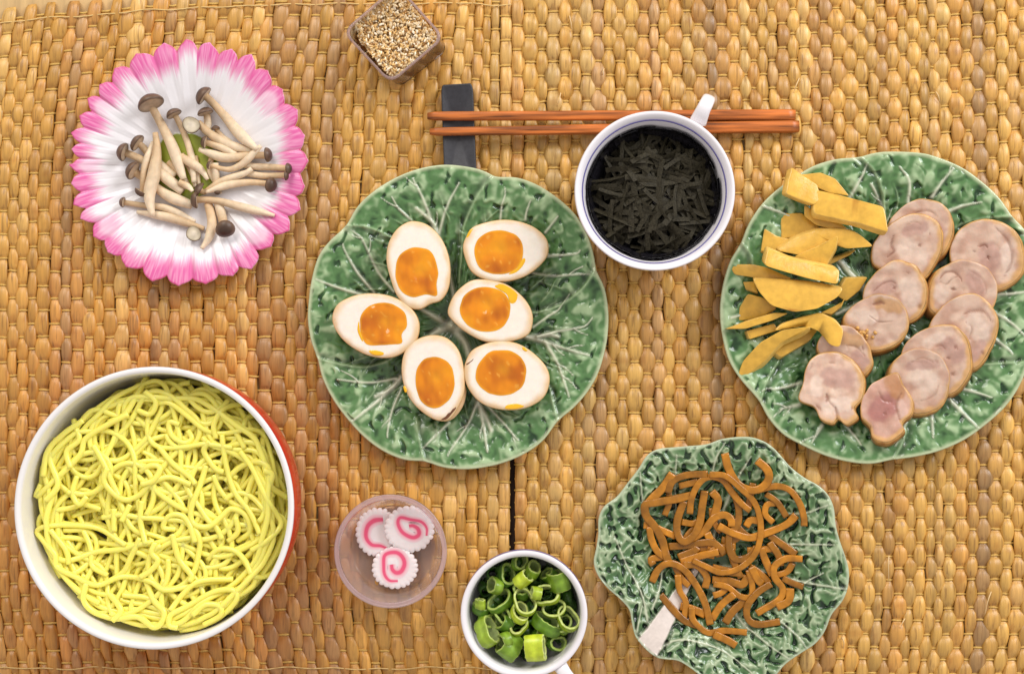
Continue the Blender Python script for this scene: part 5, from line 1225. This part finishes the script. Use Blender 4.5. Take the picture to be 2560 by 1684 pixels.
for si, (x, y, r_, L, az, el, tone, z0) in enumerate(SCA):
    rm = np.random.default_rng(700 + si)
    z0 += 40
    c = P(*tp([(x, y)], R6)[0], z0)
    r_ = r_ / R6[2] * 1.08; L = L / R6[2] * 1.15
    e = R_(el); a = R_(az)
    e1, e2, ax = basis((math.cos(a) * math.cos(e), math.sin(a) * math.cos(e), math.sin(e)))
    n_ = 30; th = np.arange(n_) / n_ * 6.2832
    ov = 1 + 0.17 * np.cos(2 * th + rm.uniform(0, 6)) + 0.04 * np.cos(3 * th + rm.uniform(0, 6))
    wl = 5.2 + 1.6 * rm.uniform()
    rows = []; cols = []
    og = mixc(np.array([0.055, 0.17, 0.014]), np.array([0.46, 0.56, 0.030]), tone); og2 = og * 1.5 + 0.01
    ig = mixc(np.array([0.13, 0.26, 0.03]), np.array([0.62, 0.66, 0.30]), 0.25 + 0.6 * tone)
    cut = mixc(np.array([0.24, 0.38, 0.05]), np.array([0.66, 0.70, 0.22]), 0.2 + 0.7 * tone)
    j1 = rm.normal(0, 0.8, n_); j2 = rm.normal(0, 0.8, n_)
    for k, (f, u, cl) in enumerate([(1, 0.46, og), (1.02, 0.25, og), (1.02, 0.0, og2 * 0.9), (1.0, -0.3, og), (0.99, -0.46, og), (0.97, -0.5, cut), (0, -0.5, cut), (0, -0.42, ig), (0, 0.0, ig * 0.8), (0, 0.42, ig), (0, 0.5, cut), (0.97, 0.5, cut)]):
        rr = r_ * ov * f if f else (r_ * ov - wl)
        j = (j1 if u > 0 else j2) * (abs(u) > 0.4)
        rows.append(c + ax * (u * L + j)[:, None] + rr[:, None] * (np.cos(th)[:, None] * e1 + np.sin(th)[:, None] * e2)); cols.append(np.tile(cl, (n_, 1)))
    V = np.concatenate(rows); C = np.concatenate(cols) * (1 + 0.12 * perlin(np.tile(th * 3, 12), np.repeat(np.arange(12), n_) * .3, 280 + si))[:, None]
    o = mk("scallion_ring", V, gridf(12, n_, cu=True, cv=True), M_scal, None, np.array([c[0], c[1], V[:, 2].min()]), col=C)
    tag(o, SCL[si], "scallion", "scallion rings in the small cup")
for k in range(150):
    rm = np.random.default_rng(800 + k)
    rr = 110 * math.sqrt(rm.uniform()); a = rm.uniform(0, 6.28); c = np.array([cS[0] + rr * math.cos(a), cS[1] + rr * math.sin(a), 66 + 84 * rm.uniform() * (0.5 + 0.5 * (1 - rr / 124) ** 0.5)])
    r_ = rm.uniform(13, 24); L = rm.uniform(14, 26); e1, e2, ax = basis((rm.normal(), rm.normal(), rm.normal()))
    n_ = 18; th = np.arange(n_) / n_ * 6.2832; rows = []
    for f, u in ((r_, .5), (r_, -.5), (r_ - 4, -.5), (r_ - 4, .5)):
        rows.append(c + ax * u * L + f * (np.cos(th)[:, None] * e1 + np.sin(th)[:, None] * e2))
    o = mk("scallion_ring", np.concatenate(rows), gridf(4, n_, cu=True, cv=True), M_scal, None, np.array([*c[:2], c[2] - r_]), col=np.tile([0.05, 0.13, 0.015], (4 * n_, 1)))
    tag(o, "dark green scallion ring buried under the brighter ones in the small white cup", "scallion", "buried scallion rings in the small cup")

# ------------------------------------------------------------------ fish cake tub
TZ = 110.0
tc_ = P(976, 1377, TZ); tR = 141.5 * (CAM[2] - TZ) / (CAM[2] - 20)
org = np.array([tc_[0], tc_[1], MT]); rt = root("plastic_tub", org); tag(rt, "small round frosted plastic tub with a wide rim holding pink swirled fish cakes", "tub")
prof = [(0.905, TZ - 2), (0.89, TZ - 8), (0.84, 66), (0.79, MT + 8), (0.77, MT + 3), (0.72, MT + 2), (0.0, MT + 3)]
V, F = lathe([(r * tR, z) for r, z in prof], tc_[0], tc_[1], 96); mk("tub_wall", V, F, M_tub, rt, org)
rimp = [(0.905, TZ - 2), (0.92, TZ + 1), (0.945, TZ - 1), (0.97, TZ), (0.99, TZ + 2), (1.0, TZ - 1), (1.0, TZ - 8), (0.985, TZ - 8), (0.98, TZ - 3), (0.95, TZ - 4), (0.92, TZ - 4)]
V, F = lathe([(r * tR, z) for r, z in rimp], tc_[0], tc_[1], 96, closed=True); mk("rim", V, F, M_tubrim, rt, org)
NAR = [
    (440, 465, 172, 195, 46, [(520, 590), (470, 570), (400, 560), (358, 500), (370, 420), (420, 375), (490, 365)], 15, "pink swirl fish cake slice lying underneath the other two"),
    (692, 442, 203, 188, 66, [(828, 492), (828, 430), (785, 382), (705, 366), (628, 350), (606, 390), (632, 455), (680, 492), (730, 506), (768, 482), (762, 440), (725, 414), (692, 416)], 13, "fish cake slice at the upper right of the tub, resting on another"),
    (580, 742, 186, 168, 62, [(605, 842), (540, 838), (502, 790), (495, 720), (500, 650), (540, 624), (600, 624), (642, 660), (656, 712), (632, 766), (592, 778), (562, 752), (556, 714)], 14, "nearest fish cake slice with a full pink spiral"),
]
for ni, (x, y, rx, ry, z0, sw, swd, lab) in enumerate(NAR):
    c = P(*tp([(x, y)], R6)[0], z0); kx = (CAM[2] - z0) / (CAM[2] - 20) / R6[2]
    n_ = 26 * 8; th = np.arange(n_) / n_ * 6.2832
    sc_ = np.abs(np.sin(th * 12 + 0.7 * perlin(th * 1.3, th * 0 + ni, 295))) ** 0.65 * (0.8 + 0.35 * perlin(th * 2.2, th * 0 + 5 + ni, 296))
    f = (0.89 + 0.11 * sc_) * (1 + 0.02 * perlin(th * 2, th * 0, 290 + ni))
    tx = 0.10 if ni == 1 else (-0.02 if ni == 2 else 0)
    ring = np.stack([rx * kx * np.cos(th) * f, ry * kx * np.sin(th) * f], 1)
    thk = 17
    rows = []
    for s, dz in ((0.05, 0), (0.4, 0.3), (0.8, 0.2), (0.96, -0.4), (1.0, -2.5), (1.0, -thk + 2), (0.97, -thk), (0.05, -thk)):
        q = ring * s; rows.append(np.stack([c[0] + q[:, 0], c[1] + q[:, 1], z0 + dz + tx * q[:, 1]], -1))
    org = np.array([c[0], c[1], z0 - thk]); rt = root("fish_cake", org); tag(rt, lab, "fish cake", "swirled fish cake slices in the tub")
    mk("cake_body", np.concatenate(rows), [gridf(8, n_, cv=True), np.arange(n_)[None, :], (np.arange(n_)[::-1] + 7 * n_)[None, :]], M_fish, rt, org)
    p = spline(tw(sw, R6, z0), 70); tg = np.gradient(p[:, :2], axis=0); tg /= np.linalg.norm(tg, axis=1)[:, None]; nm = np.stack([-tg[:, 1], tg[:, 0]], 1)
    wd_ = np.interp(np.linspace(0, 1, 70), [0, 0.15, 0.5, 0.85, 1], [0.5, 0.9, 1.15, 1.4, 1.0]) * 1.15 * swd / R6[2]
    VV, CC = [], []
    for o_, k in ((-2.0, 0.0), (-1.0, 0.42), (-0.5, 1), (0.5, 1), (1.0, 0.42), (2.0, 0.0)):
        q = p[:, :2] + nm * (wd_ * o_)[:, None]
        VV.append(np.stack([q[:, 0], q[:, 1], z0 + 0.75 + tx * (q[:, 1] - c[1])], -1)); CC.append(np.tile(mixc(np.array([0.82, 0.66, 0.68]), np.array([0.74, 0.09, 0.19]), k), (70, 1)))
    mk("swirl", np.concatenate(VV), gridf(6, 70, flip=True), M_swirl, rt, org, col=np.concatenate(CC))

# ------------------------------------------------------------------ sesame box
QZ = 165.0


def rsq(corners, n_per=14, rnd=0.18):
    c = np.asarray(corners, float); pts = []
    for i in range(4):
        a, b, d = c[i - 1], c[i], c[(i + 1) % 4]
        p0 = b + (a - b) * rnd; p1 = b + (d - b) * rnd
        for t in np.linspace(0, 1, n_per):
            pts.append((1 - t) ** 2 * p0 + 2 * t * (1 - t) * b + t * t * p1)
    return np.array(pts)


rimc = tw([(250, 480), (930, 1215), (1700, 560), (1030, -190)], R8, QZ)
basec = tw([(470, 560), (1050, 1320), (1800, 730), (1180, -80)], R8, MT + 1)
ro, bo = rsq(rimc), rsq(basec); n_ = len(ro)
rcn = ro.mean(0); bcn = bo.mean(0)
org = np.array([*bcn[:2], MT]); rt = root("sesame_box", org); tag(rt, "clear square plastic box of toasted sesame seeds at the top edge", "box")
rows = [ro * (1 - t) + bo * t for t in np.linspace(0.03, 1, 8)] + [bcn + (bo - bcn) * 0.9]
mk("box_wall", np.concatenate(rows), [gridf(len(rows), n_, cv=True), np.arange(n_)[None, :] + (len(rows) - 1) * n_], M_box, rt, org)
off = lambda p, k, dz: np.column_stack([(rcn + (p - rcn) * k)[:, :2], np.full(n_, QZ + dz)])
rows = [off(ro, 0.985, -3), off(ro, 0.985, 2), off(ro, 1.0, 3.5), off(ro, 1.055, 2), off(ro, 1.055, -5), off(ro, 1.01, -4)]
mk("box_rim", np.concatenate(rows), gridf(6, n_, cu=True, cv=True), M_boxrim, rt, org)
# sesame seeds: a heap nobody could count
rs = np.random.default_rng(55)
fz = 105.0; tfr = (QZ - fz) / (QZ - MT)
fill = ro * (1 - tfr) + bo * tfr; fill = fill.mean(0) + (fill - fill.mean(0)) * 0.94 - [3, -3, 0]; fcn = fill.mean(0)
lin = np.concatenate([fill, fill[:1]]); sl = np.concatenate([[0], np.cumsum(np.linalg.norm(np.diff(lin, axis=0), axis=1))])
sq = np.linspace(0, sl[-1], 401)[:-1]; fring = np.stack([np.interp(sq, sl, lin[:, i]) for i in range(3)], 1)
pr = [(0.0, 1.0), (0.5, 0.8), (0.9, 0.3), (1.0, -0.2), (0.6, -0.8), (0.0, -1.0)]; ns = 7
th = np.arange(ns) / ns * 6.2832
unit = np.concatenate([np.stack([r_ * np.cos(th), r_ * np.sin(th), np.full(ns, h)], -1) for r_, h in pr])
uf = gridf(6, ns, cv=True, flip=True)
lay = [(102, 900), (108, 800), (114, 700), (119, 420)]
Vs, Fs, Cs = [], [], []
cnt = 0
pal = np.array([[0.72, 0.52, 0.26], [0.80, 0.66, 0.42], [0.60, 0.36, 0.12], [0.86, 0.76, 0.58], [0.38, 0.19, 0.06], [0.70, 0.45, 0.16]])
tri = []
for z, num in lay:
    for _ in range(num):
        k = rs.integers(400); q = fcn + (fring[k] - fcn) * math.sqrt(rs.uniform()) * (0.985 if z < 115 else 0.9)
        ln_ = rs.uniform(4.3, 5.6); wd_ = ln_ * rs.uniform(0.52, 0.64)
        a, b, g = rs.uniform(0, 6.28), rs.normal(0, 0.35), rs.uniform(0, 6.28)
        Rm = np.array(Matrix.Rotation(a, 3, 'Z') @ Matrix.Rotation(b, 3, 'Y') @ Matrix.Rotation(g, 3, 'X') @ Matrix.Rotation(math.pi / 2, 3, 'Y'))
        Vs.append((unit * [wd_ * 0.8, wd_, ln_]) @ Rm.T + [q[0], q[1], z + rs.normal(0, 1.5)]); Fs.append(uf + cnt); cnt += len(unit)
        Cs.append(np.tile(pal[rs.choice(6, p=[.3, .25, .14, .13, .06, .12])] * rs.uniform(1.0, 1.22), (len(unit), 1)))
rows = [np.column_stack([(bcn + (bo - bcn) * 0.6 - [22, -20, 0])[:, :2], np.full(n_, MT + 3)]), np.column_stack([(fcn + (fill - fcn) * 0.975)[:, :2], np.full(n_, fz - 4)]), np.column_stack([(fcn + (fill - fcn) * 0.3)[:, :2], np.full(n_, fz - 3)])]
Vs.append(np.concatenate(rows)); Fs2 = [np.concatenate(Fs), gridf(3, n_, cv=True, flip=True) + cnt, np.arange(n_)[None, :] + cnt + 2 * n_]; Cs.append(np.tile([0.66, 0.44, 0.19], (3 * n_, 1)))
ses = mk("sesame_seeds", np.concatenate(Vs), Fs2, M_sesame, None, np.array([*bcn[:2], MT + 2]), col=np.concatenate(Cs))
tag(ses, "toasted sesame seeds filling the clear plastic box", "seeds", kind="stuff")

# ------------------------------------------------------------------ chopsticks and rest
rest_h = 58.0
rc = tw([(135, 462), (308, 452), (330, 1010), (155, 1010)], R3, rest_h)
q = rsq(rc, 8, 0.10 * 1.0); c = q.mean(0); n_ = len(q)
rows = []
for k, z in ((0.0, rest_h - 5), (0.90, rest_h - 2), (0.965, rest_h - 0.6), (1.0, rest_h - 4), (1.0, MT + 4), (0.98, MT + 0.5), (0.0, MT + 0.5)):
    p = c + (q - c) * [k, 1 - (1 - k) * (0.35 if k > .5 else 1), 1]
    yy = (p[:, 1] - c[1]) / (abs(q[:, 1] - c[1]).max())
    rows.append(np.column_stack([p[:, :2], z + 3.0 * yy ** 2 * (z > 40)]))
o = mk("chopstick_rest", np.concatenate(rows), gridf(len(rows), n_, cv=True, flip=False), M_slate, None, np.array([*c[:2], MT]))
tag(o, "dark slate bar used as a chopstick rest, half under the egg plate", "chopstick rest")
for ci, (a, b, h0, h1, lab) in enumerate([((62, 632), (2060, 626), 22, 29, "upper red brown wooden chopstick, the one farther from the egg plate"), ((75, 717), (2080, 688), 20, 32, "lower red brown wooden chopstick, the one nearer the egg plate")]):
    za = rest_h + 11; zb = MT + 14
    n_ = 50
    pa = P(*tp([a], R3)[0], za); pb = P(*tp([b], R3)[0], zb)
    t = np.linspace(0, 1, n_)[:, None]; p = pa * (1 - t) + pb * t
    hw = np.linspace(h0, h1, n_) / R3[2]
    hw[0] *= 0.75; hw[-1] *= 0.9
    V, F = tube(p, hw * 1.06, hw * 0.85, 12, 0.5)
    tag(mk("chopstick", V, F, M_chop, None, np.array([*p.mean(0)[:2], MT])), lab, "chopstick", "pair of wooden chopsticks")

bpy.context.view_layer.update()
